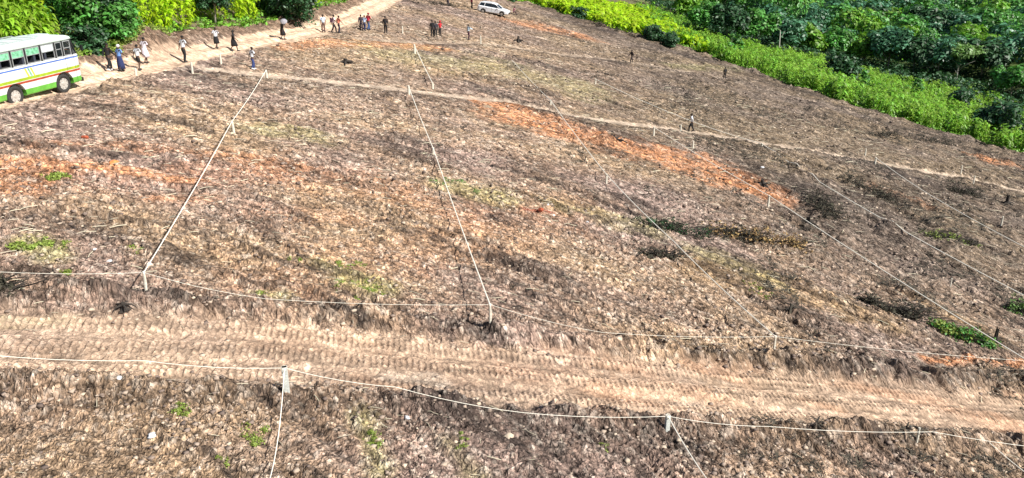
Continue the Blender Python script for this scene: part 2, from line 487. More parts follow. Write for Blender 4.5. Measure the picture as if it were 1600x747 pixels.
def ground_mat():
    m = bpy.data.materials.new("tilled_soil")
    m.use_nodes = True
    n = m.node_tree; b = n.nodes["Principled BSDF"]; L = n.links.new
    b.inputs["Roughness"].default_value = .95
    b.inputs["Specular IOR Level"].default_value = .12
    def math_(op, a, c=None, clamp=False):
        q = n.nodes.new("ShaderNodeMath"); q.operation = op; q.use_clamp = clamp
        for i, v in enumerate((a, c)):
            if v is None: continue
            if isinstance(v, (int, float)): q.inputs[i].default_value = v
            else: L(v, q.inputs[i])
        return q.outputs[0]
    def ramp(v, a0, a1, b0, b1):
        q = n.nodes.new("ShaderNodeMapRange")
        L(v, q.inputs[0])
        for i, x in zip((1, 2, 3, 4), (a0, a1, b0, b1)): q.inputs[i].default_value = x
        return q.outputs[0]
    col = n.nodes.new("ShaderNodeAttribute"); col.attribute_name = "col"
    fl = n.nodes.new("ShaderNodeAttribute"); fl.attribute_name = "flow"
    tc = n.nodes.new("ShaderNodeTexCoord")
    wn = n.nodes.new("ShaderNodeTexNoise"); wn.inputs["Scale"].default_value = 3.0; wn.inputs["Detail"].default_value = 3
    L(tc.outputs["Object"], wn.inputs["Vector"])
    ws = n.nodes.new("ShaderNodeVectorMath"); ws.operation = 'SCALE'; ws.inputs["Scale"].default_value = .13
    L(wn.outputs["Color"], ws.inputs[0])
    ad = n.nodes.new("ShaderNodeVectorMath"); ad.operation = 'ADD'
    L(fl.outputs["Vector"], ad.inputs[0]); L(ws.outputs[0], ad.inputs[1])
    mult = None; height = None
    for (sx, sy, amp, lo, hi, hh) in ((2.9, 1.6, .16, .42, .20, .9), (6.4, 3.6, .28, .48, .26, .8), (13.0, 8.0, .34, .34, .30, .4)):
        mp = n.nodes.new("ShaderNodeMapping"); mp.inputs["Scale"].default_value = (sx, sy, 1)
        L(ad.outputs[0], mp.inputs[0])
        v1 = n.nodes.new("ShaderNodeTexVoronoi"); v1.voronoi_dimensions = '2D'; v1.inputs["Scale"].default_value = 1
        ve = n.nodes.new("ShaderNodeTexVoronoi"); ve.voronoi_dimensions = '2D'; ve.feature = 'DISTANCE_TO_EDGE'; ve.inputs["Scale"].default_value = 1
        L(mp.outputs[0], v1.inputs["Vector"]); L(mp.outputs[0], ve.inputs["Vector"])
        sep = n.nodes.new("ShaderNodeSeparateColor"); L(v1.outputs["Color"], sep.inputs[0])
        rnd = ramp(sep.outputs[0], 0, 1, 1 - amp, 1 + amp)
        crack_shade = ramp(ve.outputs["Distance"], 0, hi, 1 - lo - .12, 1)
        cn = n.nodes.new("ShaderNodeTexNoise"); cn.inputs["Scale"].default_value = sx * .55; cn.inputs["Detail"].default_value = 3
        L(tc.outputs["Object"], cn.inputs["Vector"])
        cmask = ramp(cn.outputs["Fac"], .44, .60, .0, 1.0)                 # crack shade painted into the colour, only here and there
        crack_shade = math_('SUBTRACT', 1.0, math_('MULTIPLY', math_('SUBTRACT', 1.0, crack_shade), cmask))
        k = math_('MULTIPLY', rnd, crack_shade)
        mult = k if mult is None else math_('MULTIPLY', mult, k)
        dome = ramp(ve.outputs["Distance"], 0, hi, 0, 1)
        hgt = math_('MULTIPLY', math_('MULTIPLY', dome, ramp(sep.outputs[1], 0, 1, .35, 1)), hh)
        height = hgt if height is None else math_('ADD', height, hgt)
    no = n.nodes.new("ShaderNodeTexNoise"); no.inputs["Scale"].default_value = 22; no.inputs["Detail"].default_value = 6; no.inputs["Roughness"].default_value = .75
    L(tc.outputs["Object"], no.inputs["Vector"])
    mult = math_('MULTIPLY', mult, ramp(no.outputs["Fac"], .3, .7, .65, 1.35))
    height = math_('ADD', height, math_('MULTIPLY', no.outputs["Fac"], .6))
    mx = n.nodes.new("ShaderNodeVectorMath"); mx.operation = 'SCALE'
    L(col.outputs["Color"], mx.inputs[0]); sp = n.nodes.new("ShaderNodeSeparateXYZ"); L(fl.outputs["Vector"], sp.inputs[0])
    keep = math_('SUBTRACT', 1.0, math_('MULTIPLY', sp.outputs[2], .55))           # rolled smoother on the roads
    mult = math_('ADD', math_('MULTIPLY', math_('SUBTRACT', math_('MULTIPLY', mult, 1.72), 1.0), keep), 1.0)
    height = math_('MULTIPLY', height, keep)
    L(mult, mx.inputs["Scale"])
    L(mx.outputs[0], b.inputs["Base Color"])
    bp = n.nodes.new("ShaderNodeBump"); bp.inputs["Strength"].default_value = 1.0; bp.inputs["Distance"].default_value = .07
    L(height, bp.inputs["Height"]); L(bp.outputs[0], b.inputs["Normal"])
    return m

M = dict(
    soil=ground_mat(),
    rope=mat("rope", (.86, .82, .70), .9, var=.15, scale=30),
    post=mat("weathered_white_post", (.62, .58, .48), .9, var=.25, scale=20, bump=.3),
    conc=mat("concrete_beacon", (.50, .52, .48), .9, var=.3, scale=25, bump=.4),
    crop_lime=mat("lime_maize_leaf", (.36, .50, .010), .55, island=.45, trans=.35),
    crop_mid=mat("green_maize_leaf", (.22, .36, .02), .55, island=.5, trans=.3),
    crop_blue=mat("fresh_crop_leaf", (.24, .40, .045), .55, island=.5, trans=.3),
    leaf_dark=mat("dark_leaf", (.028, .085, .026), .55, island=.6, trans=.15),
    leaf_mid=mat("broad_leaf", (.085, .24, .04), .5, island=.6, trans=.2),
    leaf_blue=mat("bluish_leaf", (.055, .16, .075), .45, island=.6, trans=.15),
    leaf_light=mat("pale_leaf", (.15, .26, .07), .5, island=.5, trans=.25),
    leaf_yel=mat("yellow_green_leaf", (.16, .32, .03), .5, island=.5, trans=.25),
    leaf_shrub=mat("shrub_leaf", (.030, .085, .028), .5, island=.6, trans=.2),
    weed=mat("weed_leaf", (.21, .27, .045), .6, island=.5, trans=.2),
    dryleaf=mat("dry_leaf", (.30, .19, .08), .85, island=.6),
    straw=mat("dry_straw", (.58, .52, .38), .85, island=.35),
    stone=mat("clod", (.32, .245, .19), .95, island=.65, var=.2, scale=10),
    bark=mat("bark", (.22, .19, .15), .9, var=.35, scale=12, bump=.5),
    barkpale=mat("pale_bark", (.42, .40, .34), .9, var=.3, scale=12, bump=.4),
    stump=mat("charred_wood", (.035, .028, .022), .95, var=.4, scale=12, bump=.5),
)

# ------------------------------------------------------------------ the ground: one sheet, finer where it is near; roads are faces of the same sheet
def build_ground():
    yf = [11.0]
    while yf[-1] < 152: yf.append(yf[-1] + max(.032, .0019 * yf[-1]))
    yb = [-400, -200, -100, -50, -25, -10, -2, 3, 6, 8, 9.4, 10.3]
    yt = [yf[-1]]; st = .5
    while yt[-1] < 3500: st *= 1.09; yt.append(yt[-1] + st)
    ys = np.array(yb + yf + yt[1:])
    ncol = 1500
    u = np.linspace(-1, 1, ncol)
    tail = []; st = .3; q = 0
    while q < 2500: st *= 1.16; q += st; tail.append(q)
    tail = np.array(tail)
    W = 13 + .66 * np.clip(ys, 11, 152)
    shift = .0 * ys
    X = np.concatenate([-(W[:, None] + tail[::-1][None, :]), W[:, None] * u[None, :], W[:, None] + tail[None, :]], 1)
    Y = np.repeat(ys[:, None], X.shape[1], 1)
    nr, nc = X.shape
    z, c, zone = [a.reshape((nr * nc,) + a.shape[1:]) for a in terrain(X.ravel(), Y.ravel(), True)]
    rdm = c[:, 3]; c = c[:, :3]
    V = np.stack([X.ravel(), Y.ravel(), z], 1)
    i = np.arange(nr - 1)[:, None] * nc + np.arange(nc - 1)[None, :]
    Fq = np.stack([i, i + 1, i + 1 + nc, i + nc], -1).reshape(-1, 4)
    fz = zone[Fq[:, 0]]
    f1, f2 = flow(V[:, 0], V[:, 1])
    FL = np.stack([f1, f2, rdm], 1)
    for k, name in enumerate(("ground", "dirt_road", "dirt_road", "path")):
        fs = Fq[fz == k]
        if not len(fs): continue
        used, inv = np.unique(fs, return_inverse=True)
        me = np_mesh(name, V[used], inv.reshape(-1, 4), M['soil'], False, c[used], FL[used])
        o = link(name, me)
        o["kind"] = "structure"
        o["label"] = ("cleared hillside of tilled soil with orange patches", "pale dirt road the people walk along", "graded dirt road along the bottom of the plots", "pale trodden footpath crossing the cleared field")[k]

build_ground()

# ------------------------------------------------------------------ scattering
def scatter(name, temps, pts, rz, sc, m, tilt=None, szv=None):
    """temps: list of (V, F4) ; pts (n,3)"""
    n = len(pts)
    which = RNG.integers(0, len(temps), n)
    Vs, Fs, off = [], [], 0
    for k, (TV, TF) in enumerate(temps):
        idx = np.where(which == k)[0]
        if not len(idx): continue
        c, s = np.cos(rz[idx]), np.sin(rz[idx])
        v = TV[None, :, :] * sc[idx][:, None, None]
        if szv is not None: v[:, :, 2] *= szv[idx][:, None]
        x = v[..., 0] * c[:, None] - v[..., 1] * s[:, None]
        y = v[..., 0] * s[:, None] + v[..., 1] * c[:, None]
        zz = v[..., 2]
        V = np.stack([x + pts[idx, 0][:, None], y + pts[idx, 1][:, None], zz + pts[idx, 2][:, None]], -1).reshape(-1, 3)
        Fk = (TF[None, :, :] + (np.arange(len(idx)) * len(TV))[:, None, None] + off).reshape(-1, TF.shape[1])
        Vs.append(V); Fs.append(Fk); off += len(V)
    return np_mesh(name, np.concatenate(Vs), np.concatenate(Fs), m)

def rand_rot(n, rng=RNG):
    q = rng.normal(size=(n, 4)); q /= np.linalg.norm(q, axis=1)[:, None]
    w_, x, y, z = q.T
    return np.stack([np.stack([1 - 2 * (y * y + z * z), 2 * (x * y - z * w_), 2 * (x * z + y * w_)], -1),
                     np.stack([2 * (x * y + z * w_), 1 - 2 * (x * x + z * z), 2 * (y * z - x * w_)], -1),
                     np.stack([2 * (x * z - y * w_), 2 * (y * z + x * w_), 1 - 2 * (x * x + y * y)], -1)], 1)

def clod_template(seed):
    r = np.random.default_rng(seed)
    V = np.array([(x, y, z) for x in (-1, 1) for y in (-1, 1) for z in (-.4, .8)], float)
    V *= r.uniform(.5, 1.05, V.shape); V *= .5
    V[:, 2] *= .75
    Fq = np.array([(0, 1, 3, 2), (4, 6, 7, 5), (0, 4, 5, 1), (2, 3, 7, 6), (1, 5, 7, 3), (0, 2, 6, 4)])
    return V, Fq

def field_points(n, near=14, farr=110, power=1.6):
    """random points of the cleared field, denser near"""
    Y = near + (farr - near) * RNG.random(n) ** power
    X = RNG.uniform(-1, 1, n) * (12 + .66 * Y)
    keep = inside(X, Y, FIELD)
    d, _ = dist_poly(X, Y, ROAD_UP); keep &= d > 1.6
    d, _ = dist_poly(X, Y, ROAD_LOW); keep &= (d > 1.5) | (RNG.random(n) < .12)
    d, _ = dist_poly(X, Y, PATH); keep &= d > .4
    X, Y = X[keep], Y[keep]
    return X, Y, terrain(X, Y)

X, Y, Z = field_points(60000, 13, 120, 1.5)
clus = fbm(X * .35, Y * .35, 3, 61) + .4 * RNG.random(len(X))
k = clus > .22; X, Y, Z = X[k], Y[k], Z[k]
sz = (.04 + .14 * RNG.random(len(X)) ** 3.2) * (1 + .008 * Y)
o = link("soil_clods", scatter("soil_clods", [clod_template(s) for s in range(8)], np.stack([X, Y, Z], 1), RNG.random(len(X)) * 6.28, sz, M['stone']))
tag(o, "loose clods of dry earth lying over the tilled field", None, None, "stuff")

def straw_template(seed):
    r = np.random.default_rng(seed)
    h = .028
    xs = np.array([-.5, -.1, .25, .5]); yy = r.uniform(-.04, .04, 4); zz = np.array([.0, .03, .04, .01]) + r.uniform(-.01, .03, 4)
    V = []
    for x, y, z in zip(xs, yy, zz):
        V += [(x, y - h, z), (x, y + h, z), (x, y, z + h * 1.6)]
    Fq = []
    for i in range(3):
        a = i * 3; b = a + 3
        for j in range(3): Fq.append((a + j, a + (j + 1) % 3, b + (j + 1) % 3, b + j))
    return np.array(V), np.array(Fq)
X, Y, Z = field_points(17000, 13, 95, 1.25)
k = (fbm(X * .25 + 5, Y * .25, 3, 101) + .5 * RNG.random(len(X))) > .1
X, Y, Z = X[k], Y[k], Z[k]
k = RNG.random(len(X)) < np.clip((Y - 8) / 30, .3, 1); X, Y, Z = X[k], Y[k], Z[k]
rr, _ = flow(X, Y)
ang = np.arctan2(Y - FC[1], X - FC[0]) + math.pi / 2 + RNG.normal(0, .55, len(X))
o = link("dry_straw", scatter("dry_straw", [straw_template(s) for s in range(6)], np.stack([X, Y, Z + .03], 1), ang, (.10 + .38 * RNG.random(len(X)) ** 3.2) * (1 + .010 * Y), M['straw']))
tag(o, "pale dry straw and plant debris strewn over the tilled field", None, None, "stuff")

# ---- dark uprooted litter, thick on the right of the field
def litter_template(seed):
    r = np.random.default_rng(seed); V, Fq = [], []
    for i in range(7):
        a = r.random() * 6.28; l = r.uniform(.3, 1.0); c = r.normal(0, .5, 3) * np.array([1, 1, .15]); c[2] = abs(c[2]) + .05
        d = np.array([math.cos(a), math.sin(a), r.uniform(-.3, .7)]) * l; q = np.array([-math.sin(a), math.cos(a), 0]) * r.uniform(.05, .16)
        b = len(V); V += [c - d - q, c - d + q, c + d + q * .4, c + d - q * .4]; Fq.append((b, b + 1, b + 2, b + 3))
    return np.array(V), np.array(Fq)
X, Y, Z = field_points(90000, 14, 130, 1.1)
wgt = fbm(X * .22 + 3, Y * .16, 3, 201) + .35 * fbm(X * 1.3, Y * 1.3, 2, 205) + .55 * sstep(0, 30, X + .1 * Y) - .12 * (Y < 40)
k = wgt > .52 + .35 * RNG.random(len(X)); X, Y, Z = X[k], Y[k], Z[k]
M['litter'] = mat("dark_plant_litter", (.055, .046, .032), .95, island=.7)
o = link("plant_litter", scatter("plant_litter", [litter_template(40 + i) for i in range(6)], np.stack([X, Y, Z], 1), RNG.random(len(X)) * 6.28, RNG.uniform(.10, .34, len(X)), M['litter']))
tag(o, "dark uprooted plant litter strewn over the right of the field", None, None, "stuff")

# ---- leafy plants
def plant_template(seed, h=2.0, nl=12, lw=.085, ll=.9, stiff=.6):
    r = np.random.default_rng(seed)
    V, Fq = [], []
    for i in range(nl):
        a = r.random() * 6.28; z0 = h * (.12 + .83 * i / nl)
        L = ll * r.uniform(.7, 1.15); up = r.uniform(.4, 1.0) * stiff
        wd = lw * r.uniform(.8, 1.3)
        ox, oy = r.normal(0, .05, 2)
        base = len(V)
        for j, t in enumerate((0, .35, .7, 1.0)):
            rad = L * t * .75; zz = z0 + L * (up * t * 1.5 - .95 * t * t)
            ww = wd * (.6, 1.0, .8, .08)[j]
            cx, cy = ox + rad * math.cos(a), oy + rad * math.sin(a)
            V += [(cx - ww * math.sin(a), cy + ww * math.cos(a), zz), (cx + ww * math.sin(a), cy - ww * math.cos(a), zz)]
        for j in range(3):
            b = base + 2 * j
            Fq.append((b, b + 1, b + 3, b + 2))
    b = len(V)
    V += [(-.02, 0, 0), (.02, 0, 0), (.015, 0, h), (-.015, 0, h)]
    Fq.append((b, b + 1, b + 2, b + 3))
    return np.array(V), np.array(Fq)

def clump_template(seed, n=60, leaf=.28, flat=.7):
    """leaf clump of radius 1"""
    r = np.random.default_rng(seed)
    d = r.normal(size=(n, 3)); d /= np.linalg.norm(d, axis=1)[:, None]
    c = d * (r.random(n) ** .45)[:, None] * np.array([1, 1, flat])
    Rm = rand_rot(n, r)
    nrm = d + np.array([0, 0, .9]) + r.normal(0, .5, (n, 3)); nrm /= np.linalg.norm(nrm, axis=1)[:, None]
    t = np.cross(nrm, r.normal(size=(n, 3))); t /= np.linalg.norm(t, axis=1)[:, None]
    b = np.cross(nrm, t)
    s = leaf * r.uniform(.6, 1.3, n)[:, None]
    V = np.stack([c - t * s, c + b * s * .5 + nrm * s * .12, c + t * s, c - b * s * .5 + nrm * s * .12], 1).reshape(-1, 3)
    Fq = np.arange(4 * n).reshape(-1, 4)
    return V, Fq

def fill(poly_test, n, xr, yr):
    X = RNG.uniform(*xr, n); Y = RNG.uniform(*yr, n)
    k = poly_test(X, Y)
    return X[k], Y[k], terrain(X[k], Y[k])

def crop(name, label, pts, m, seed, h=2.0, s=(.45, 1.3), **kw):
    X, Y, Z = pts
    k = vnoise(X * .9, Y * .9, seed) + .8 * RNG.random(len(X)) > -.25
    X, Y, Z = X[k], Y[k], Z[k]
    t = [plant_template(seed + i, h, **kw) for i in range(6)]
    o = link(name, scatter(name, t, np.stack([X, Y, Z - .05], 1), RNG.random(len(X)) * 6.28, RNG.uniform(s[0], s[1], len(X)) * (1 + .22 * vnoise(X * .35, Y * .35, seed + 3)), m))
    return tag(o, label, None, None, "stuff")

def px_of(X, Y, Z):
    """where a ground point falls in the photograph (only used to measure off planting areas)"""
    dz = Z - CAM_H
    f = Y * math.cos(PITCH) - dz * math.sin(PITCH); v = -Y * math.sin(PITCH) - dz * math.cos(PITCH)
    return 800 + F_PX * X / f, 373.5 + F_PX * v / f

def bank_sdf(X, Y):
    d, _ = dist_poly(X, Y, BANK); d2, _ = dist_poly(X, Y, BORDER)
    return np.where(~inside(X, Y, FIELD) & (d <= d2), d, -d)
def bord_sdf(X, Y):
    d, _ = dist_poly(X, Y, BORDER); d2, _ = dist_poly(X, Y, BANK)
    return np.where(~inside(X, Y, FIELD) & (d < d2), d, -d)

FOREST_EDGE = P((1085, 62), (1150, 84), (1230, 98), (1310, 118), (1400, 138), (1500, 158), (1590, 192)) + [(85, 118), (130, 100), (200, 60)]
FOREST_EDGE = [(10, 330), (24, 230), (33, 175)] + FOREST_EDGE
WOOD = FOREST_EDGE + [(3000, 60), (3000, 3000), (10, 3000)]
def wood_sdf(X, Y):
    d, s = dist_poly(X, Y, FOREST_EDGE); return np.where(inside(X, Y, WOOD), d, -d)

# left slope crops, cut into stands by the dark bushes
LT = P((105, 95), (205, 75))        # dark shrubs between the stands
def left_ok(X, Y):
    d = bank_sdf(X, Y)
    w1 = .8 * vnoise(X * .3, Y * .3, 7)
    gx, gy = at(160, 70); g2x, g2y = at(452, 36); g3x, g3y = at(336, 52)
    ok = (d > 1.6 + w1) & (np.hypot((X - gx) , (Y - gy) * .8) > 3.4) & (np.hypot(X - g2x, (Y - g2y) * .6) > 2.5) & (np.hypot(X - g3x, Y - g3y) > .9)
    return ok
n_l = 30000
pts = fill(lambda X, Y: left_ok(X, Y) & (Y < 54) & (Y > 30), 16000, (-75, -26), (30, 56))
crop("maize_stand", "mid green maize standing behind the bus", pts, M['crop_mid'], 100, 2.3, lw=.08, ll=.6, nl=22)
pts = fill(lambda X, Y: left_ok(X, Y) & (Y >= 54) & (RNG.random(len(X)) < .8), 26000, (-75, -12), (54, 185))
crop("maize_stand", "bright lime maize above the dirt road", pts, M['crop_lime'], 120, 2.4, lw=.09, ll=.62, nl=20)
# right band of crops below the cleared field
pts = fill(lambda X, Y: (bord_sdf(X, Y) > 1.0 + .6 * vnoise(X * .4, Y * .4, 5)) & (wood_sdf(X, Y) < 1.5) & (X > 31) & (vnoise(X * 1.1, Y * .8, 15) > -.45 + .2 * vnoise(X * .2, Y * .2, 16)), 24000, (30, 95), (85, 185))
crop("maize_stand", "green maize band running down beside the cleared field", pts, M['crop_blue'], 140, 2.1, lw=.085, ll=.62, nl=19, stiff=.85)
pts = fill(lambda X, Y: (bord_sdf(X, Y) > .4 + 1.2 * vnoise(X * .6, Y * .6, 6)) & (wood_sdf(X, Y) < 3) & (X > 25), 7000, (25, 95), (85, 185))
crop("leafy_scrub", "darker leafy scrub mixed through the maize band at the right", pts, M['leaf_yel'], 150, 2.3, lw=.11, nl=14)
pts = fill(lambda X, Y: (bord_sdf(X, Y) > 1.0 + .6 * vnoise(X * .4, Y * .4, 5)) & (wood_sdf(X, Y) < 2) & (X <= 31), 18000, (-14, 31), (128, 260))
crop("shrub_stand", "lime green bushy crop beyond the top of the cleared field", pts, M['crop_lime'], 160, 1.7, lw=.2, nl=12)

# grass and weeds along the bank and field edge
X = RNG.uniform(-40, 80, 60000); Y = RNG.uniform(25, 155, 60000)
db = bank_sdf(X, Y); do_ = bord_sdf(X, Y)
k = ((db > .2) & (db < 2.4)) | ((do_ > .3) & (do_ < 2.6))
k &= (vnoise(X * .5, Y * .5, 77) > -.35)
X, Y = X[k], Y[k]; Z = terrain(X, Y)
o = link("roadside_weeds", scatter("roadside_weeds", [clump_template(300 + i, 16, .35) for i in range(4)], np.stack([X, Y, Z + .15], 1), RNG.random(len(X)) * 6.28, RNG.uniform(.25, .55, len(X)), M['leaf_yel']))
tag(o, "low weeds growing along the bank and field edge", None, None, "stuff")

X = RNG.uniform(-36, -23, 14000); Y = RNG.uniform(46, 62, 14000)
k = (bank_sdf(X, Y) > -.1) & (bank_sdf(X, Y) < 4.5) & (vnoise(X * 1.2, Y * 1.2, 78) > -.3)
X, Y = X[k], Y[k]; Z = terrain(X, Y)
o = link("verge_grass", scatter("verge_grass", [clump_template(330 + i, 16, .26) for i in range(4)], np.stack([X, Y, Z + .15], 1), RNG.random(len(X)) * 6.28, RNG.uniform(.2, .5, len(X)), M['weed']))
tag(o, "yellowish green grass on the bank between the bus and the walkers", None, None, "stuff")

# ---- trees
def crown_mesh(seed, rad, ht, m, clumps=34, n=80, leaf=.30, flat=.75, low=-.45):
    r = np.random.default_rng(seed)
    V, Fq, off = [], [], 0
    lob = [r.normal(0, .45, 3) for _ in range(4)]
    for i in range(clumps):
        d = r.normal(size=3); d /= np.linalg.norm(d)
        if d[2] < low: d[2] *= -.6
        q = r.uniform(.5, 1.0) * (1 + .25 * math.sin(3 * math.atan2(d[1], d[0]) + seed))
        c = d * q * np.array([rad, rad, ht / 2]) * .82
        TV, TF = clump_template(seed * 100 + i, n, leaf, flat)
        s = rad * r.uniform(.22, .42)
        lv = TV * 1.0
        cen = TV.reshape(-1, 4, 3).mean(1)
        lv = (TV.reshape(-1, 4, 3) - cen[:, None]) + cen[:, None] * s        # leaves keep their size, clumps spread
        V.append(lv.reshape(-1, 3) + c); Fq.append(TF + off); off += len(TV)
    return np_mesh("crown", np.concatenate(V), np.concatenate(Fq), m)

def trunk_mesh(seed, h, r0, rad, m, limbs=6):
    r = random.Random(seed)
    mb = MB()
    lean = (r.uniform(-.3, .3), r.uniform(-.3, .3))
    mb.tube([(0, 0, -.3), (lean[0] * .2, lean[1] * .2, h * .35), (lean[0], lean[1], h * .8), (lean[0] * 1.2, lean[1] * 1.2, h * 1.25)], [r0 * 1.3, r0, r0 * .65, r0 * .2], 8)
    for i in range(limbs):
        a = i * 2.4 + r.random(); z = h * r.uniform(.5, .95)
        q = rad * r.uniform(.55, .85)
        mb.tube([(lean[0] * z / h, lean[1] * z / h, z), (q * .45 * math.cos(a), q * .45 * math.sin(a), z + q * .45), (q * math.cos(a), q * math.sin(a), z + q * .75)], [r0 * .45, r0 * .3, r0 * .08], 6)
    return mb.mesh("trunk", m, True)

def make_tree(name, seed, h, rad, leafm, barkm='bark', cz=None, r0=.18, **kw):
    """kind of tree: crown and trunk meshes to share"""
    ch = kw.pop('ch', rad * 1.7)
    return dict(name=name, crown=crown_mesh(seed, rad, ch, M[leafm], **kw), trunk=trunk_mesh(seed, h * .6, r0, rad, M[barkm]), cz=cz if cz is not None else h - ch / 2)

def place_tree(kind, loc, label, cat="tree", group=None, sc=1, rz=None, name=None):
    e = empty(name or kind['name'], loc, label, cat, group, rz if rz is not None else random.random() * 6.28, sc)
    o = link("crown", kind['crown'], e); o.location = (0, 0, kind['cz'])
    o = link("trunk", kind['trunk'], e)
    return e

K = dict(
    dark=make_tree("broadleaf_tree", 1, 8, 3.6, 'leaf_dark', clumps=46, n=90, leaf=.34),
    dark2=make_tree("broadleaf_tree", 2, 9, 4.2, 'leaf_blue', clumps=52, n=90, leaf=.38),
    mid=make_tree("broadleaf_tree", 3, 7.5, 3.5, 'leaf_mid', clumps=44, n=85, leaf=.36),
    yel=make_tree("broadleaf_tree", 4, 6.5, 3.2, 'leaf_yel', clumps=36, n=75, leaf=.38),
    big=make_tree("spreading_tree", 5, 11, 5.2, 'leaf_mid', clumps=64, n=95, leaf=.42, ch=6.5),
    pale=make_tree("umbrella_tree", 6, 10, 4.6, 'leaf_light', barkm='barkpale', clumps=26, n=60, leaf=.42, ch=2.6, r0=.14),
    bush=make_tree("round_bush", 7, 3.6, 2.0, 'leaf_dark', clumps=44, n=90, leaf=.20, ch=3.6, r0=.08, low=-2, cz=1.35),
    shrub=make_tree('leafy_shrub', 9, 3.6, 2.0, 'leaf_mid', clumps=50, n=110, leaf=.15, ch=3.6, r0=.08, low=-2, cz=1.35),
    bigshrub=make_tree('leafy_shrub', 10, 5.4, 3.1, 'leaf_shrub', clumps=80, n=120, leaf=.17, ch=5.4, r0=.12, low=-2, cz=2.0),
    sapl=make_tree("conical_bush", 8, 3.0, 1.0, 'leaf_mid', clumps=22, n=60, leaf=.18, ch=3.4, r0=.05, low=-2, cz=1.3),
)

def tree_px(kind, px, py, label, **kw):
    x, y = at(px, py)
    return place_tree(K[kind], (x, y, gz(x, y) - .1), label, **kw)

FG = "trees at the edge of the wood"
front = [
    ('mid', 1098, 66, .85, "green bushy tree at the far tip of the wood, where the maize band begins"),
    ('dark', 1135, 76, .9, "dark round tree second along the wood edge from its far tip"),
    ('mid', 1178, 84, .95, "leafy tree just left of the slender pale trunk at the wood edge"),
    ('dark2', 1225, 92, .8, "bluish green tree just behind the slender pale trunk"),
    ('yel', 1262, 98, .95, "yellow green tree behind and left of the dark round bush in the maize"),
    ('mid', 1300, 106, .9, "leafy tree directly above the dark round bush in the maize"),
    ('yel', 1345, 112, 1.0, "bright topped tree standing right of the dark round bush"),
    ('dark2', 1385, 122, 1.0, "bluish green tree at the middle of the maize band's upper edge"),
    ('dark', 1425, 130, 1.0, "very dark tree left of the pale umbrella shaped tree"),
    ('dark2', 1462, 136, .9, "dark tree in the shade just left of the pale umbrella shaped tree"),
    ('dark', 1530, 140, 1.05, "dark tree in deep shade behind the arching fronds"),
    ('mid', 1575, 168, .85, "leafy tree at the right end of the maize band"),
]
for kd, px, py, s, lb in front: tree_px(kd, px, py, lb, sc=s * 1.15, group=FG)
second = [
    ('yel', 1075, 42, 1.0, "light green tree behind the far tip of the wood"),
    ('big', 1120, 50, .8, "wide green tree behind the second row, nearest the far tip"),
    ('dark2', 1165, 52, 1.0, "bluish tree in the second row behind the slender pale trunk's left"),
    ('dark', 1205, 62, 1.1, "tall dark tree in the second row right behind the slender pale trunk"),
    ('big', 1255, 66, .85, "wide green tree of the second row, left of the bright canopy"),
    ('dark2', 1300, 72, 1.1, "bluish dark tree of the second row above the round bush"),
    ('dark', 1350, 80, 1.1, "dark tree of the second row in the middle of the wood"),
    ('yel', 1392, 84, 1.25, "bright yellow green canopy lit in the middle of the wood"),
    ('dark', 1440, 92, 1.25, "tall shadowy tree behind the pale umbrella shaped tree"),
    ('dark2', 1490, 98, 1.1, "bluish tree of the second row just above the umbrella crown"),
    ('big', 1545, 100, .9, "broad leafy tree of the second row near the right edge"),
]
for kd, px, py, s, lb in second: tree_px(kd, px, py, lb, sc=s * 1.2, group="second row of trees in the wood")
tree_px('pale', 1492, 142, "pale green umbrella shaped tree on a thin leaning trunk", group=None, sc=.8)
tree_px('bush', 1304, 132, "dark round bush rising out of the maize band", cat="bush", sc=1.85)
tree_px('sapl', 1342, 150, "small dark conical bush in the maize band right of the round one", cat="bush", sc=1.6)
tree_px('sapl', 1143, 92, "small dark bush in the far maize near the slope edge", cat="bush", sc=1.6)
tree_px('sapl', 1250, 128, "tiny dark bush in the maize left of the dark round bush", cat="bush", sc=.9)
tree_px('sapl', 1425, 160, "small dark bush in the middle of the right maize", cat="bush", sc=1.5)
tree_px('bush', 1500, 178, "green leafy bush in the maize below the arching fronds", cat="bush", sc=1.4)
tree_px('bush', 1560, 218, "dark leafy bush at the right end of the slope edge", cat="bush", sc=1.9)
tree_px('bush', 905, 32, "dark green bush on the field edge at the top of the slope", cat="bush", sc=.8)
tree_px('bush', 1020, 66, "dark bush at the edge where black spoil lies", cat="bush", sc=.95)
tree_px('bush', 1046, 76, "low dark bush touching the first maize of the band", cat="bush", sc=.8)
tree_px('bush', 800, 4, "dark green bush behind the bonnet of the white car", cat="bush", sc=.75)
tree_px('bush', 842, 3, "dark bush right of the white car among lime plants", cat="bush", sc=.7)
tree_px('bush', 690, -12, "dark bush behind the field edge left of the white car", cat="bush", sc=.9)
# bare pale pole-like trunk
x, y = at(1214, 96)
e = empty("bare_tree", (x, y, gz(x, y)), "slender pale bare trunk standing at the wood edge", "tree")
MB().tube([(0, 0, -.2), (.1, 0, 2.5), (.0, .1, 5.4)], [.13, .10, .05], 7).build("trunk", M['barkpale'], e, True)
MB().tube([(.05, .05, 3.9), (.5, .1, 4.6), (.8, .1, 5.2)], [.05, .035, .015], 6).build("branch", M['barkpale'], e, True)
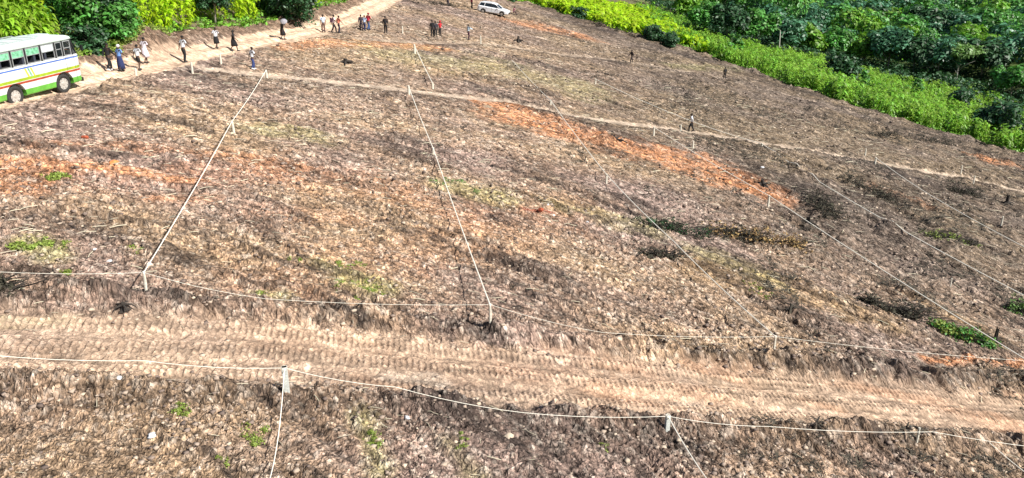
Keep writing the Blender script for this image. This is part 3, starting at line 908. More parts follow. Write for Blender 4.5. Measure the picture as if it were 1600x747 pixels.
# arching fronds
x, y = at(1500, 150)
e = empty("frond_plant", (x, y, gz(x, y)), "arching pale fronds hanging over the maize at the wood's right end", "plant")
for i in range(9):
    a = -1.3 + i * .42; L = 3.4 + (i % 3) * .5
    n = 14; V = []; Fq = []
    for j in range(n + 1):
        t = j / n; rr_ = L * t * .9; zz = 1.2 + L * (1.0 * t - .95 * t * t)
        for k_, sgn in enumerate((-1, 1)):
            ww = .42 * math.sin(math.pi * (t * .9 + .08)) * (1 if j % 2 else .45)
            V.append((rr_ * math.cos(a) - sgn * ww * math.sin(a), rr_ * math.sin(a) + sgn * ww * math.cos(a), zz - ww * .35))
        V.append((rr_ * math.cos(a), rr_ * math.sin(a), zz))
    for j in range(n):
        b = 3 * j
        Fq += [(b, b + 2, b + 5, b + 3), (b + 2, b + 1, b + 4, b + 5)]
    link("frond", np_mesh("frond", np.array(V), np.array(Fq), M['leaf_light']), e)
MB().tube([(0, 0, -.2), (0, 0, 1.4)], [.2, .12], 8).build("stem", M['bark'], e, True)

# left side trees and shrubs
tree_px('bigshrub', 152, 66, "big dark leafy shrub between the bus front and the lime maize", cat="shrub", sc=.8)
tree_px('shrub', 186, 74, "green shrub right of the big dark shrub behind the walkers", cat="shrub", sc=1.1)
tree_px('shrub', 118, 66, "leafy green shrub just behind the front of the bus roof", cat="shrub", sc=1.2)
tree_px('bush', 140, 88, "small dark shrub on the bank beside the bus windscreen", cat="shrub", sc=.7)
tree_px('bigshrub', 455, 36, "dark dense tree beside the dirt road above the person in black", sc=1.1)
tree_px('dark2', 420, 20, "bluish dark tree behind the lime maize left of the roadside tree", sc=.7)
tree_px('dark', 338, 48, "dark narrow tree with its trunk splitting the lime maize", sc=.42)
tree_px('mid', 330, 6, "dark green tree crown at the top edge above the narrow tree", sc=.8)
tree_px('dark', 560, -8, "dark bush by the dirt road at the very top of the picture", cat="bush", sc=.5)
tree_px('mid', 30, 12, "leafy green tree behind the maize at the upper left corner", sc=.55)

# woodland further off reads as one mass
def wood_clumps(n, xr, yr, test, seed0, size, m, lift, name, label, leaf=.22, nn=34):
    X, Y, Z = fill(test, n, xr, yr)
    hgt = lift * (.45 + .75 * (vnoise(X * .16, Y * .16, seed0) * .5 + .5) + .18 * RNG.random(len(X)))
    o = link(name, scatter(name, [clump_template(seed0 + i, nn, leaf, .75) for i in range(6)], np.stack([X, Y, Z + hgt], 1), RNG.random(len(X)) * 6.28, RNG.uniform(size * .6, size * 1.25, len(X)), m))
    return tag(o, label, None, None, "stuff")
def crown_template(seed, n=420, leaf=.11):
    r = np.random.default_rng(seed)
    d = r.normal(size=(n, 3)); d /= np.linalg.norm(d, axis=1)[:, None]
    d[:, 2] = np.where(d[:, 2] < -.3, -d[:, 2], d[:, 2])
    lob = np.clip(np.sin(d[:, 0] * 5 + seed) * np.sin(d[:, 1] * 5 + 2 * seed) * np.cos(d[:, 2] * 4 + seed), -1, 1)
    c = d * (.78 + .30 * lob + .12 * r.random(n))[:, None] * np.array([1, 1, .85])
    nrm = d + r.normal(0, .45, (n, 3)) + np.array([0, 0, .4]); nrm /= np.linalg.norm(nrm, axis=1)[:, None]
    t = np.cross(nrm, r.normal(size=(n, 3))); t /= np.linalg.norm(t, axis=1)[:, None]
    b_ = np.cross(nrm, t); s_ = leaf * r.uniform(.6, 1.3, n)[:, None]
    V = np.stack([c - t * s_, c + b_ * s_ * .6, c + t * s_, c - b_ * s_ * .6], 1).reshape(-1, 3)
    return V, np.arange(4 * n).reshape(-1, 4)
def far_wood(name, label, m, sel, seed, step=5.2):
    gx, gy = np.meshgrid(np.arange(10, 330, step), np.arange(90, 440, step))
    X = gx.ravel() + RNG.uniform(-2.2, 2.2, gx.size); Y = gy.ravel() + RNG.uniform(-2.2, 2.2, gx.size)
    k = (wood_sdf(X, Y) > 15) & (X < .95 * Y) & sel(X, Y)
    X, Y = X[k], Y[k]
    sz = RNG.uniform(2.2, 4.3, len(X))
    Z = base_z(X, Y) + RNG.uniform(2.0, 6.5, len(X)) + sz * .6
    o = link(name, scatter(name, [crown_template(seed + i) for i in range(6)], np.stack([X, Y, Z], 1), RNG.random(len(X)) * 6.28, sz, m))
    tag(o, label, None, None, "stuff")
cell = lambda X, Y: np.modf(np.abs(np.sin(np.floor(X / 5.2) * 12.9898 + np.floor(Y / 5.2) * 78.233)) * 43758.5)[0]
glade = lambda X, Y: ((X - 150) / 34) ** 2 + ((Y - 300) / 60) ** 2 > 1
far_wood("distant_woodland", "dark distant wood filling the valley behind the first trees", M['leaf_blue'], lambda X, Y: (cell(X, Y) < .34) & glade(X, Y), 500)
far_wood("distant_woodland", "leafy green distant wood mixed through the valley behind the first trees", M['leaf_mid'], lambda X, Y: (cell(X, Y) >= .34) & (cell(X, Y) < .78) & glade(X, Y), 520)
far_wood("distant_woodland", "yellow green crowns dotted through the distant wood", M['leaf_yel'], lambda X, Y: (cell(X, Y) >= .78) & glade(X, Y), 540)
wood_clumps(6000, (10, 120), (60, 200), lambda X, Y: (wood_sdf(X, Y) > -.5) & (wood_sdf(X, Y) < 24), 540, 1.3, M['leaf_dark'], 2.2, "undergrowth", "dark undergrowth beneath the trees at the wood edge")
wood_clumps(5000, (-110, -12), (20, 230), lambda X, Y: bank_sdf(X, Y) > 22, 560, 1.6, M['leaf_mid'], 3.5, "hillside_thicket", "leafy thicket behind the maize on the left slope")

# ------------------------------------------------------------------ boundary posts and strings
POSTS = {}   # name -> (px, py of its foot, height, kind)
def post(px, py, h, label, kind='post', r=.045, lean=0):
    x, y, z = pos(px, py)
    r *= 1.0 if py > 400 else 1.5
    e = MB()
    n = 7 if kind == 'post' else 4
    lx = lean * h
    if kind == 'post':
        e.tube([(0, 0, -.2), (lx * .5 + .01, .01, h * .5), (lx, 0, h)], [r * 1.1, r, r * .8], n)
    else:
        e.box((0, 0, h / 2 - .1), (r * 2.2, r * 1.8, h + .2), Matrix.Rotation(.3, 3, 'Z'), .012)
    o = e.build("boundary_post", M['post'] if kind == 'post' else M['conc'])
    o.location = (x, y, z)
    tag(o, label, "post", "boundary posts pegging out the plots")
    return Vector((x + lx, y, z + h - .04))
p = {}
p['A'] = post(417, 124, .62, "post at the far end of the left rope, by the footpath", r=.06)
p['B'] = post(366, 211, .70, "post halfway along the left rope", r=.05, lean=-.06)
p['C'] = post(231, 472, .72, "leaning post at the near end of the left rope, beside the graded road", r=.05, lean=.06)
p['D'] = post(639, 152, .80, "post at the far end of the middle rope, beside the footpath", r=.065)
p['E'] = post(677, 244, .55, "post halfway along the middle rope", r=.055)
p['F'] = post(766, 522, .72, "post at the near end of the middle rope, above the graded road", r=.05)
p['G'] = post(648, 86, .85, "post at the far end of the short upper rope", r=.07)
p['H'] = post(676, 140, .50, "post where the short upper rope meets the footpath", r=.06)
p['I'] = post(860, 168, .50, "low post where the third rope leaves the footpath", r=.05)
p['J'] = post(947, 289, .70, "post halfway along the third rope, below the orange earth", r=.045)
p['K'] = post(1206, 568, .62, "post at the near end of the third rope", r=.05)
p['L'] = post(1021, 213, .75, "pale post at the far end of the fourth rope, left of the man in white", r=.055)
p['M'] = post(1199, 330, .75, "pale post halfway along the fourth rope, right of the orange earth", r=.05)
p['N'] = post(1595, 606, .85, "post at the near end of the fourth rope, at the right edge", r=.05)
p['O'] = post(1190, 232, .30, "short peg where the fifth rope leaves the footpath", r=.05)
p['Q'] = post(1366, 262, .75, "post at the far end of the sixth rope on the footpath", r=.06)
p['R'] = post(930, 134, .65, "post at the far end of the faint upper rope", r=.05)
p['S'] = post(450, 624, .75, "squarish pale concrete post on the lower edge of the graded road", 'conc', .075)
p['T'] = post(1042, 673, .58, "mottled concrete post on the lower edge of the graded road, right of centre", 'conc', .07)
for px, py, h, lb in [
    (301, 116, .75, "post beside the dirt road where the footpath starts"),
    (346, 105, .65, "post between the dirt road and the footpath, left of the person in blue trousers"),
    (629, 53, .7, "pale post on the upper slope right of the person all in black"),
    (751, 72, .95, "tall pale post right of the person in the pale blue shirt"),
    (1351, 246, .75, "post just above the footpath behind the sixth rope's first post"),
    (1500, 276, .8, "post above the footpath near the right edge"),
    (1520, 290, .8, "post below the footpath near the right edge"),
    (1563, 357, .7, "small post on the rough ground at the far right"),
    (1063, 208, .6, "thin peg just left of the man in white's feet"),
    (1082, 236, .6, "thin peg below the man in white"),
    (1484, 450, .6, "short leaning stick beside the fallen branches"),
    (1430, 700, .6, "thin crooked stick below the graded road at the right"),
    (213, 120, .45, "low peg on the near edge of the dirt road by the walkers")]:
    post(px, py, h, lb, r=.05)
for k_ in 'ABCDEFGHIJKLMNST':
    q_ = p[k_]
    o_ = MB().tube([q_ + Vector((0, 0, -.04)), q_ + Vector((0, 0, .04))], .045 if k_ not in 'ST' else .085, 7).build("knot", M['rope'])
    tag(o_, None)
    pst = [o2 for o2 in C.objects if o2.name.startswith("boundary_post") and (o2.location - q_).length < 1.2][0]
    o_.parent = pst; o_.matrix_parent_inverse = Matrix.Translation(-pst.location)
def offp(px, py, h=.5):
    x, y, z = pos(px, py); return Vector((x, y, z + h))
def string(pts, label, r=.02, sag=.10):
    path = []
    for a, b in zip(pts[:-1], pts[1:]):
        n = max(6, int((b - a).length / 1.2))
        for i in range(n + (b is pts[-1])):
            t = i / n
            q = a.lerp(b, t); q.z -= sag * 4 * t * (1 - t)
            g = gz(q.x, q.y) + .05
            if q.z < g: q.z = g
            path.append(q)
    o = MB().tube(path, r, 5).build("boundary_string", M['rope'])
    tag(o, label, "string", "strings stretched along the plot lines")
string([p['A'], p['B'], p['C']], "thick pale rope on the left, from the footpath down to the leaning post", .020)
string([p['D'], p['E'], p['F']], "pale rope down the middle of the field, third plot line from the left", .024)
string([p['G'], p['H']], "short pale rope on the upper slope above the footpath", .030)
string([offp(800, 100, .3), p['I'], p['J'], offp(1050, 398, .45), p['K']], "pale rope running down right past the orange earth to the branch pile", .027)
string([p['L'], p['M'], p['N']], "pale rope from left of the man in white down to the right edge", .026)
string([p['O'], offp(1320, 318, .4), offp(1600, 480, .4), offp(1760, 590, .4)], "pale rope leaving the footpath left of the dark slash", .028)
string([p['Q'], offp(1455, 315, .4), offp(1640, 420, .4)], "pale rope at the far right starting from the footpath post", .028)
string([p['R'], offp(1070, 190, .3), p['O']], "faint rope crossing the upper slope behind the man in white", .022)
string([offp(-60, 470, .6), p['C'], offp(420, 497, .45), p['F'], offp(940, 545, .4), p['K'], p['N']], "thin string along the upper side of the graded road", .0065)
string([offp(-60, 612, .7), offp(235, 616, .7), p['S'], offp(620, 640, .5), offp(820, 660, .45), p['T'], offp(1200, 690, .5), offp(1450, 705, .5), offp(1700, 728, .5)], "thin yellowish string along the lower side of the graded road", .0085)
string([p['S'], offp(438, 700, .5), offp(424, 790, .5)], "white rope running from the squarish concrete post to the bottom edge", .014)
string([p['T'], offp(1110, 790, .5)], "white rope running from the mottled concrete post to the bottom edge", .018)
string([offp(1540, 715, .5), offp(1660, 800, .5)], "white rope crossing the bottom right corner", .016)

# ------------------------------------------------------------------ bus
def boolean_cut(o, cutters):
    """cut wheel arches out of a body mesh"""
    o.parent = None
    mb = MB()
    for (x, z, r, y0, y1) in cutters: mb.tube([(x, y0, z), (x, y1, z)], r, 24)
    c = mb.build("cutter", None)
    md = o.modifiers.new("cut", 'BOOLEAN'); md.object = c; md.operation = 'DIFFERENCE'; md.solver = 'EXACT'
    bpy.context.view_layer.update()
    dg = bpy.context.evaluated_depsgraph_get()
    me = bpy.data.meshes.new_from_object(o.evaluated_get(dg))
    o.modifiers.clear(); old = o.data; o.data = me
    me.name = old.name
    bpy.data.objects.remove(c)

def rring(x, yw, z0, z1, r, n=4, taper=0):
    """rounded rectangle ring in the y,z plane"""
    out = []
    for (cy, cz, a0) in ((yw - r, z1 - r, 0), (-yw + r, z1 - r, 90), (-yw + r, z0 + r, 180), (yw - r, z0 + r, 270)):
        for k in range(n + 1):
            a = R(a0 + 90 * k / n)
            y = cy + r * math.cos(a); z = cz + r * math.sin(a)
            out.append((x, y * (1 - taper * (z - z0) / max(z1 - z0, .01)), z))
    return out

def band_mat(name, bands, rough=.35):
    """paint scheme in horizontal bands, by height on the body"""
    m = bpy.data.materials.new(name); m.use_nodes = True
    n = m.node_tree; b = n.nodes["Principled BSDF"]; b.inputs["Roughness"].default_value = rough
    tc = n.nodes.new("ShaderNodeTexCoord"); sp = n.nodes.new("ShaderNodeSeparateXYZ")
    n.links.new(tc.outputs["Object"], sp.inputs[0])
    mr = n.nodes.new("ShaderNodeMapRange"); mr.inputs[1].default_value = 0; mr.inputs[2].default_value = 3.2
    n.links.new(sp.outputs[2], mr.inputs[0])
    cr = n.nodes.new("ShaderNodeValToRGB"); cr.color_ramp.interpolation = 'CONSTANT'
    els = cr.color_ramp.elements
    while len(els) < len(bands): els.new(.5)
    for e, (z, c) in zip(els, bands): e.position = z / 3.2; e.color = (*c, 1)
    no = n.nodes.new("ShaderNodeTexNoise"); no.inputs["Scale"].default_value = 3; no.inputs["Detail"].default_value = 6
    n.links.new(tc.outputs["Object"], no.inputs["Vector"])
    m2 = n.nodes.new("ShaderNodeMapRange"); m2.inputs[1].default_value = .35; m2.inputs[2].default_value = .75; m2.inputs[3].default_value = 1; m2.inputs[4].default_value = .68
    n.links.new(no.outputs["Fac"], m2.inputs[0])
    sc_ = n.nodes.new("ShaderNodeVectorMath"); sc_.operation = 'SCALE'
    n.links.new(mr.outputs[0], cr.inputs[0]); n.links.new(cr.outputs[0], sc_.inputs[0]); n.links.new(m2.outputs[0], sc_.inputs["Scale"])
    n.links.new(sc_.outputs[0], b.inputs["Base Color"])
    return m

WHITE = (.70, .71, .69)
M.update(
    bus_paint=band_mat("bus_paint", [(0, (.14, .42, .06)), (.74, WHITE), (1.06, (.42, .07, .03)), (1.17, WHITE), (1.20, (.34, .46, .03)), (1.35, WHITE), (1.80, (.07, .16, .50)), (1.87, WHITE)]),
    bus_roof=mat("bus_roof", (.62, .72, .66), .5, var=.12, scale=2),
    car_paint=mat("car_paint", (.80, .81, .82), .25, var=.05, scale=3),
    glass=mat("dark_glass", (.012, .015, .018), .06, spec=.8),
    curtain=mat("green_reflecting_pane", (.20, .50, .30), .15, var=.45, scale=6),  # curtain green and the green reflection both painted into the pane colour
    clear=mat("pale_pane", (.62, .70, .70), .15, var=.3, scale=5),
    tyre=mat("tyre", (.03, .028, .026), .9, var=.3, scale=8),
    rim=mat("wheel_rim", (.42, .39, .35), .5, var=.2, scale=12),
    black=mat("black_trim", (.015, .015, .016), .6),
    interior=mat("bus_interior", (.05, .05, .055), .8),
    seat=mat("seat_cloth", (.03, .035, .05), .9),
    alu=mat("window_frame_metal", (.45, .47, .47), .4, metal=.4),
    yellow=mat("yellow_paint", (.60, .50, .04), .4),
    orange=mat("amber_lens", (.8, .25, .02), .2),
    redlens=mat("red_lens", (.5, .02, .02), .2),
    lamp=mat("lamp_glass", (.75, .77, .78), .1),
)

def wheel(parent, x, y, r, wd, side, loc_z=None):
    """tyre with a rim as its sub-part; side = +1/-1 for the outer face"""
    n = 28; prof = [(-.5, .62), (-.5, .90), (-.42, .97), (-.2, 1.0), (.2, 1.0), (.42, .97), (.5, .90), (.5, .62)]
    mb = MB()
    rings = []
    for k in range(n):
        a = 2 * math.pi * k / n
        rings.append([(r * q * math.cos(a), wd * t, r * q * math.sin(a)) for t, q in prof])
    rs = [[mb.bm.verts.new(p_) for p_ in rg] for rg in rings]
    for k in range(n):
        a_, b_ = rs[k], rs[(k + 1) % n]
        for j in range(len(prof)): mb.bm.faces.new((a_[j], a_[(j + 1) % len(prof)], b_[(j + 1) % len(prof)], b_[j]))
    o = mb.build("wheel", M['tyre'], parent, True)
    o.location = (x, y, r)
    mb = MB()
    mb.tube([(0, side * wd * .10, 0), (0, side * wd * .38, 0)], [r * .615, r * .615], 24)
    mb.tube([(0, side * wd * .37, 0), (0, side * wd * .52, 0)], [r * .22, r * .16], 14)
    for k in range(6):
        a = k * math.pi / 3
        mb.tube([(r * .36 * math.cos(a), side * wd * .37, r * .36 * math.sin(a)), (r * .36 * math.cos(a), side * wd * .42, r * .36 * math.sin(a))], r * .045, 6)
    mb.build("rim", M['rim'], o)
    mb = MB()
    for k in range(8):
        a = (k + .5) * math.pi / 4
        mb.tube([(r * .50 * math.cos(a), side * wd * .375, r * .50 * math.sin(a)), (r * .50 * math.cos(a), side * wd * .386, r * .50 * math.sin(a))], r * .055, 8)
    mb.build("rim_hole", M['black'], o)
    return o

def make_bus(loc, rz):
    e = empty("bus", loc, "white small bus with green, yellow and red stripes parked on the dirt road", "bus", None, rz)
    W2 = 1.06; Z0, ZS, ZT = .42, 1.98, 2.78
    XR, XF = -3.75, 3.10
    # lower body up to the window sill
    rings = []
    for x, ww, z0 in ((XR, W2 - .12, Z0 + .14), (XR + .10, W2 - .02, Z0 + .04), (XR + .3, W2, Z0), (-1, W2, Z0), (1, W2, Z0), (XF - .35, W2, Z0), (XF - .12, W2 - .05, Z0 + .03), (XF, W2 - .2, Z0 + .10)):
        rings.append(rring(x, ww, z0, ZS, .09))
    body = MB().loft(rings).build("body", M['bus_paint'], e)
    boolean_cut(body, [(1.66, .52, .65, -1.3, -.55), (1.66, .52, .65, .55, 1.3), (-1.70, .52, .65, -1.3, -.55), (-1.70, .52, .65, .55, 1.3)])
    body.parent = e
    # roof with rounded shoulders, sloping down over the windscreen
    rings = []
    for x, ww, z1 in ((XR + .02, W2 - .18, 2.98), (XR + .22, W2 - .05, 3.08), (-1.5, W2 - .02, 3.13), (1.2, W2 - .02, 3.12), (2.3, W2 - .03, 3.08), (2.62, W2 - .06, 3.0), (2.78, W2 - .12, 2.92)):
        rings.append(rring(x, ww, ZT, z1, .11 if z1 > 2.95 else .06))
    roof = MB().loft(rings).build("roof", M['bus_roof'], e, True)
    MB().box((1.55, 0, 3.15), (.75, .7, .07), bevel=.02).build("hatch", M['bus_roof'], roof)
    rr_ = MB()
    for sy in (-1, 1): rr_.tube([(-3.3, sy * .8, 3.17), (.6, sy * .8, 3.19)], .02, 6)
    for x in (-3.2, -2.2, -1.2, -.2, .5): rr_.tube([(x, -.8, 3.17), (x, .8, 3.18)], .015, 6)
    rr_.build("roof_rail", M['alu'], roof)
    # floor, seats, dark inside
    MB().box((-.3, 0, 1.99), (6.4, 1.96, .03)).build("floor", M['interior'], e)
    for x in (-3.0, -2.25, -1.5, -.75, 0, .75):
        for y in (-.58, .58):
            s_ = MB().box((x, y, 2.22), (.14, .82, .46), bevel=.03)
            s_.build("seat", M['seat'], e)
    # window pillars and openings, both sides
    xs = [-3.62, -2.62, -1.55, -.62, .42, 1.42, 1.98, 2.62]
    for sy in (-1, 1):
        y = sy * (W2 - .045)
        for i, x in enumerate(xs):
            wd = .10 if i in (1, 3, 5) else .07
            MB().box((x, y, (ZS + ZT) / 2), (wd, .05, ZT - ZS + .02)).build("pillar", M['black'], e)
        for i in range(len(xs) - 1):
            x0, x1 = xs[i] + .06, xs[i + 1] - .06
            cx, ww = (x0 + x1) / 2, x1 - x0
            f = MB()
            for (bx, bz, sx, sz) in ((cx, ZS + .02, ww, .04), (cx, ZT - .02, ww, .04), (cx, 2.40, ww, .035), (x0 + .018, 2.38, .036, .72), (x1 - .018, 2.38, .036, .72)):
                f.box((bx, y, bz), (sx, .035, sz))
            fo = f.build("window", M['alu'], e)
            if i < 5:
                MB().box((cx, y, 2.585), (ww - .08, .012, .33)).build("pane", M['curtain'] if i not in (4,) else M['clear'], fo)
                if sy > 0: MB().box((cx, y, 2.20), (ww - .08, .012, .33)).build("lower_pane", M['glass'], fo)
            elif i == 5:
                MB().box((cx, y, 2.38), (ww - .08, .012, .70)).build("pane", M['glass'], fo)
    # raked windscreen, its posts, rear window
    for sy in (-1, 1):
        MB().tube([(3.02, sy * (W2 - .16), ZS), (2.70, sy * (W2 - .14), ZT + .04)], .045, 6).build("windscreen_post", M['black'], e)
    ws = MB().loft([[(3.0, -.86, ZS), (3.0, .86, ZS), (3.03, .86, ZS), (3.03, -.86, ZS)], [(2.70, -.86, ZT + .02), (2.70, .86, ZT + .02), (2.73, .86, ZT + .02), (2.73, -.86, ZT + .02)]])
    ws.build("windscreen", M['clear'], e)
    MB().box((XR + .06, 0, 2.38), (.03, 1.6, .7)).build("rear_window", M['glass'], e)
    for sy in (-1, 1): MB().box((XR + .06, sy * .9, 2.38), (.06, .22, .8)).build("rear_pillar", M['bus_roof'], e)
    # slanted stripes, bumpers, lamps, mirror, door line, underbody
    for x0, mm in ((-.72, 'yellow'), (-.52, 'curtain'), (-.34, 'yellow')):
        MB().prism([(x0, 1.33), (x0 + .10, 1.33), (x0 - .08, 1.79), (x0 - .18, 1.79)], -W2 - .004, -W2 + .02).build("slanted_stripe", M[mm], e)
    MB().box((XF + .03, 0, .50), (.14, 1.9, .22), bevel=.03).build("bumper", M['black'], e)
    MB().box((XR - .03, 0, .52), (.14, 1.9, .22), bevel=.03).build("bumper", M['black'], e)
    for sy in (-1, 1):
        MB().ball((XF + .0, sy * .68, .95), (.05, .15, .12)).build("headlight", M['lamp'], e, True)
        MB().box((XR - .01, sy * .82, 1.0), (.06, .16, .36), bevel=.01).build("tail_light", M['redlens'], e)
        mr_ = MB().tube([(2.75, sy * 1.0, 2.05), (3.1, sy * 1.22, 2.2)], .018, 6).box((3.12, sy * 1.25, 2.28), (.05, .14, .30), bevel=.015)
        mr_.build("mirror", M['black'], e)
        wheel(e, 1.66, sy * .86, .52, .24, sy); wheel(e, -1.70, sy * .86, .52, .26, sy)
    MB().ball((2.5, -W2 - .005, 1.25), (.05, .02, .035)).build("side_lamp", M['orange'], e, True)
    MB().box((-.3, 0, .52), (5.6, 1.2, .30)).build("underframe", M['black'], e)
    d = MB()
    for bx, bz, sx, sz in ((2.02, 1.2, .012, 1.4), (2.64, 1.2, .012, 1.4), (2.33, 1.9, .62, .012)): d.box((bx, -W2 - .001, bz), (sx, .008, sz))
    d.build("door_gap", M['black'], e)
    return e

bx, by = at(103, 144); rx_, ry_ = at(31, 158)
hd = math.atan2(by - ry_, bx - rx_)
hd = math.atan2(3.1, .85)
ca, sa = math.cos(hd), math.sin(hd)
# the near front wheel (local 1.66,-.98) stands where it touches the ground
cx0 = bx - (1.66 * ca + .98 * sa); cy0 = by - (1.66 * sa - .98 * ca)
make_bus((cx0, cy0, gz(bx, by) - .02), hd)

# ------------------------------------------------------------------ car
def make_car(loc, rz, tilt):
    e = empty("parked_car", loc, "white estate car parked at the top edge of the slope", "car", None, rz)
    e.rotation_euler = (0, tilt, rz)
    # stations: x, half width, z bottom, z belt
    st = [(-2.28, .62, .48, .80), (-2.22, .78, .34, .98), (-1.95, .86, .28, 1.05), (-.9, .89, .26, 1.02), (.5, .89, .26, .98), (1.1, .88, .26, .94), (1.75, .84, .28, .84), (2.15, .74, .32, .72), (2.27, .58, .42, .62)]
    body = MB().loft([rring(x, ww, z0, z1, .12) for x, ww, z0, z1 in st]).build("body", M['car_paint'], e, False)
    boolean_cut(body, [(1.38, .33, .40, -1.1, -.45), (1.38, .33, .40, .45, 1.1), (-1.36, .33, .40, -1.1, -.45), (-1.36, .33, .40, .45, 1.1)])
    body.parent = e
    body.data.polygons.foreach_set("use_smooth", [False] * len(body.data.polygons))
    gl = [(-2.12, .74, 1.0, 1.04), (-1.88, .74, .98, 1.40), (-1.6, .73, .98, 1.46), (-.4, .73, .96, 1.50), (.25, .72, .95, 1.44), (1.12, .70, .90, .96)]
    MB().loft([rring(x, ww, z0, z1, .03, taper=.14) for x, ww, z0, z1 in gl]).build("windows", M['glass'], e)
    rf = [(-2.02, .60, 1.40, 1.44), (-1.7, .66, 1.44, 1.515), (-.4, .665, 1.47, 1.56), (.15, .65, 1.44, 1.51), (.42, .60, 1.38, 1.43)]
    roof = MB().loft([rring(x, ww, z0, z1, .018) for x, ww, z0, z1 in rf]).build("roof", M['car_paint'], e)
    for sy in (-1, 1): MB().tube([(-1.7, sy * .60, 1.55), (-.2, sy * .60, 1.60)], .018, 6).build("roof_rail", M['alu'], roof)
    for sy in (-1, 1):
        for pts_ in ([(-2.12, sy * .75, 1.03), (-1.86, sy * .655, 1.45)], [(-1.25, sy * .76, 1.0), (-1.2, sy * .66, 1.49)], [(-.25, sy * .76, .98), (-.3, sy * .66, 1.50)], [(1.12, sy * .73, .95), (.36, sy * .635, 1.42)]):
            MB().tube(pts_, .038, 6).build("pillar", M['car_paint'] if pts_[0][0] != -.25 else M['black'], e)
        wheel(e, 1.38, sy * .76, .33, .2, sy); wheel(e, -1.36, sy * .76, .33, .2, sy)
        MB().ball((2.12, sy * .60, .68), (.14, .14, .07)).build("headlight", M['lamp'], e, True)
        MB().box((-2.24, sy * .62, .92), (.08, .2, .22), bevel=.02).build("tail_light", M['redlens'], e)
        MB().ball((.72, sy * .93, 1.02), (.09, .09, .07)).build("mirror", M['car_paint'], e, True)
        for x in (-.95, -.15, .75): MB().box((x, sy * .890, .66), (.012, .01, .58)).build("door_gap", M['black'], e)
        for x in (-.75, .05): MB().box((x - .02, sy * .90, .86), (.18, .02, .03)).build("door_handle", M['car_paint'], e)
    MB().box((2.26, 0, .50), (.06, 1.0, .16), bevel=.02).build("grille", M['black'], e)
    MB().box((-2.27, 0, .60), (.03, .50, .12)).build("number_plate", M['lamp'], e)
    return e
cx, cy = at(771, 24)
make_car((cx, cy, gz(cx, cy) + .06), R(-13), R(7))

# ------------------------------------------------------------------ people
SKIN = mat("skin", (.075, .040, .026), .6)
SHOE = mat("shoe_dark", (.02, .018, .017), .7)
SHOEW = mat("shoe_white", (.7, .7, .7), .7)
HAIR = mat("hair", (.008, .007, .007), .8)
cloth_cache = {}
def cloth(c):
    if c not in cloth_cache: cloth_cache[c] = mat("cloth", c, .9, var=.12, scale=9, bump=.3)
    return cloth_cache[c]

def skin_mesh(name, verts, edges, radii, m, sub=2, root=0, extra=None):
    me = bpy.data.meshes.new(name)
    me.from_pydata([tuple(v) for v in verts], edges, [])
    o = bpy.data.objects.new(name, me); C.objects.link(o)
    md = o.modifiers.new("skin", 'SKIN')
    for i, r_ in enumerate(radii):
        sv = me.skin_vertices[0].data[i]
        sv.radius = (r_, r_) if not hasattr(r_, '__len__') else r_
        sv.use_root = (i == root)
    md.use_smooth_shade = True
    s_ = o.modifiers.new("sub", 'SUBSURF'); s_.levels = sub; s_.render_levels = sub
    bpy.context.view_layer.update()
    dg = bpy.context.evaluated_depsgraph_get()
    out = bpy.data.meshes.new_from_object(o.evaluated_get(dg))
    bpy.data.objects.remove(o); bpy.data.meshes.remove(me)
    out.name = name
    out.materials.clear(); out.materials.append(m)
    return out

def figure(pose):
    """joint positions, facing +X, height 1.7; pose: stride, arms = ((swing, bend), (swing, bend)), lean, sit"""
    st = pose.get('stride', 0); ln = pose.get('lean', 0); sit = pose.get('sit', False)
    j = {}
    hz = .90 - abs(st) * .10
    j['pelvis'] = (0, 0, hz); j['waist'] = (.01 + ln * .15, 0, hz + .17); j['chest'] = (ln * .38, 0, hz + .38)
    j['neck'] = (ln * .52, 0, hz + .56); j['head'] = (ln * .58 + .015, 0, hz + .70); j['crown'] = (ln * .62, 0, hz + .77)
    for s, sy, k in (('l', 1, 0), ('r', -1, 1)):
        dx = st * (1 if s == 'l' else -1)
        j['hip' + s] = (0, sy * .095, hz - .04)
        if sit:
            j['knee' + s] = (.42, sy * .12, hz - .02); j['ankle' + s] = (.45, sy * .12, hz - .42); j['toe' + s] = (.62, sy * .13, hz - .46)
        else:
            kx = dx * .45 + (.10 if dx > 0 else .06 * (abs(dx) > .02))
            j['knee' + s] = (kx, sy * .10, .48)
            az = .085 + (.08 if dx < -.1 else 0)
            j['ankle' + s] = (dx, sy * .105, az); j['toe' + s] = (dx + .17, sy * .13, .035)
        j['sh' + s] = (ln * .46, sy * .185, hz + .50)
        sw, bd = pose.get('arms', ((.15, .2), (-.15, .2)))[k]
        ex = j['sh' + s][0] + .28 * math.sin(sw); ez = j['sh' + s][2] - .28 * math.cos(sw)
        j['el' + s] = (ex, sy * .235, ez)
        wx = ex + .25 * math.sin(sw + bd); wz = ez - .25 * math.cos(sw + bd)
        j['wr' + s] = (wx, sy * .235, wz)
        j['pa' + s] = (wx + .07 * math.sin(sw + bd), sy * .232, wz - .07 * math.cos(sw + bd))
    return j

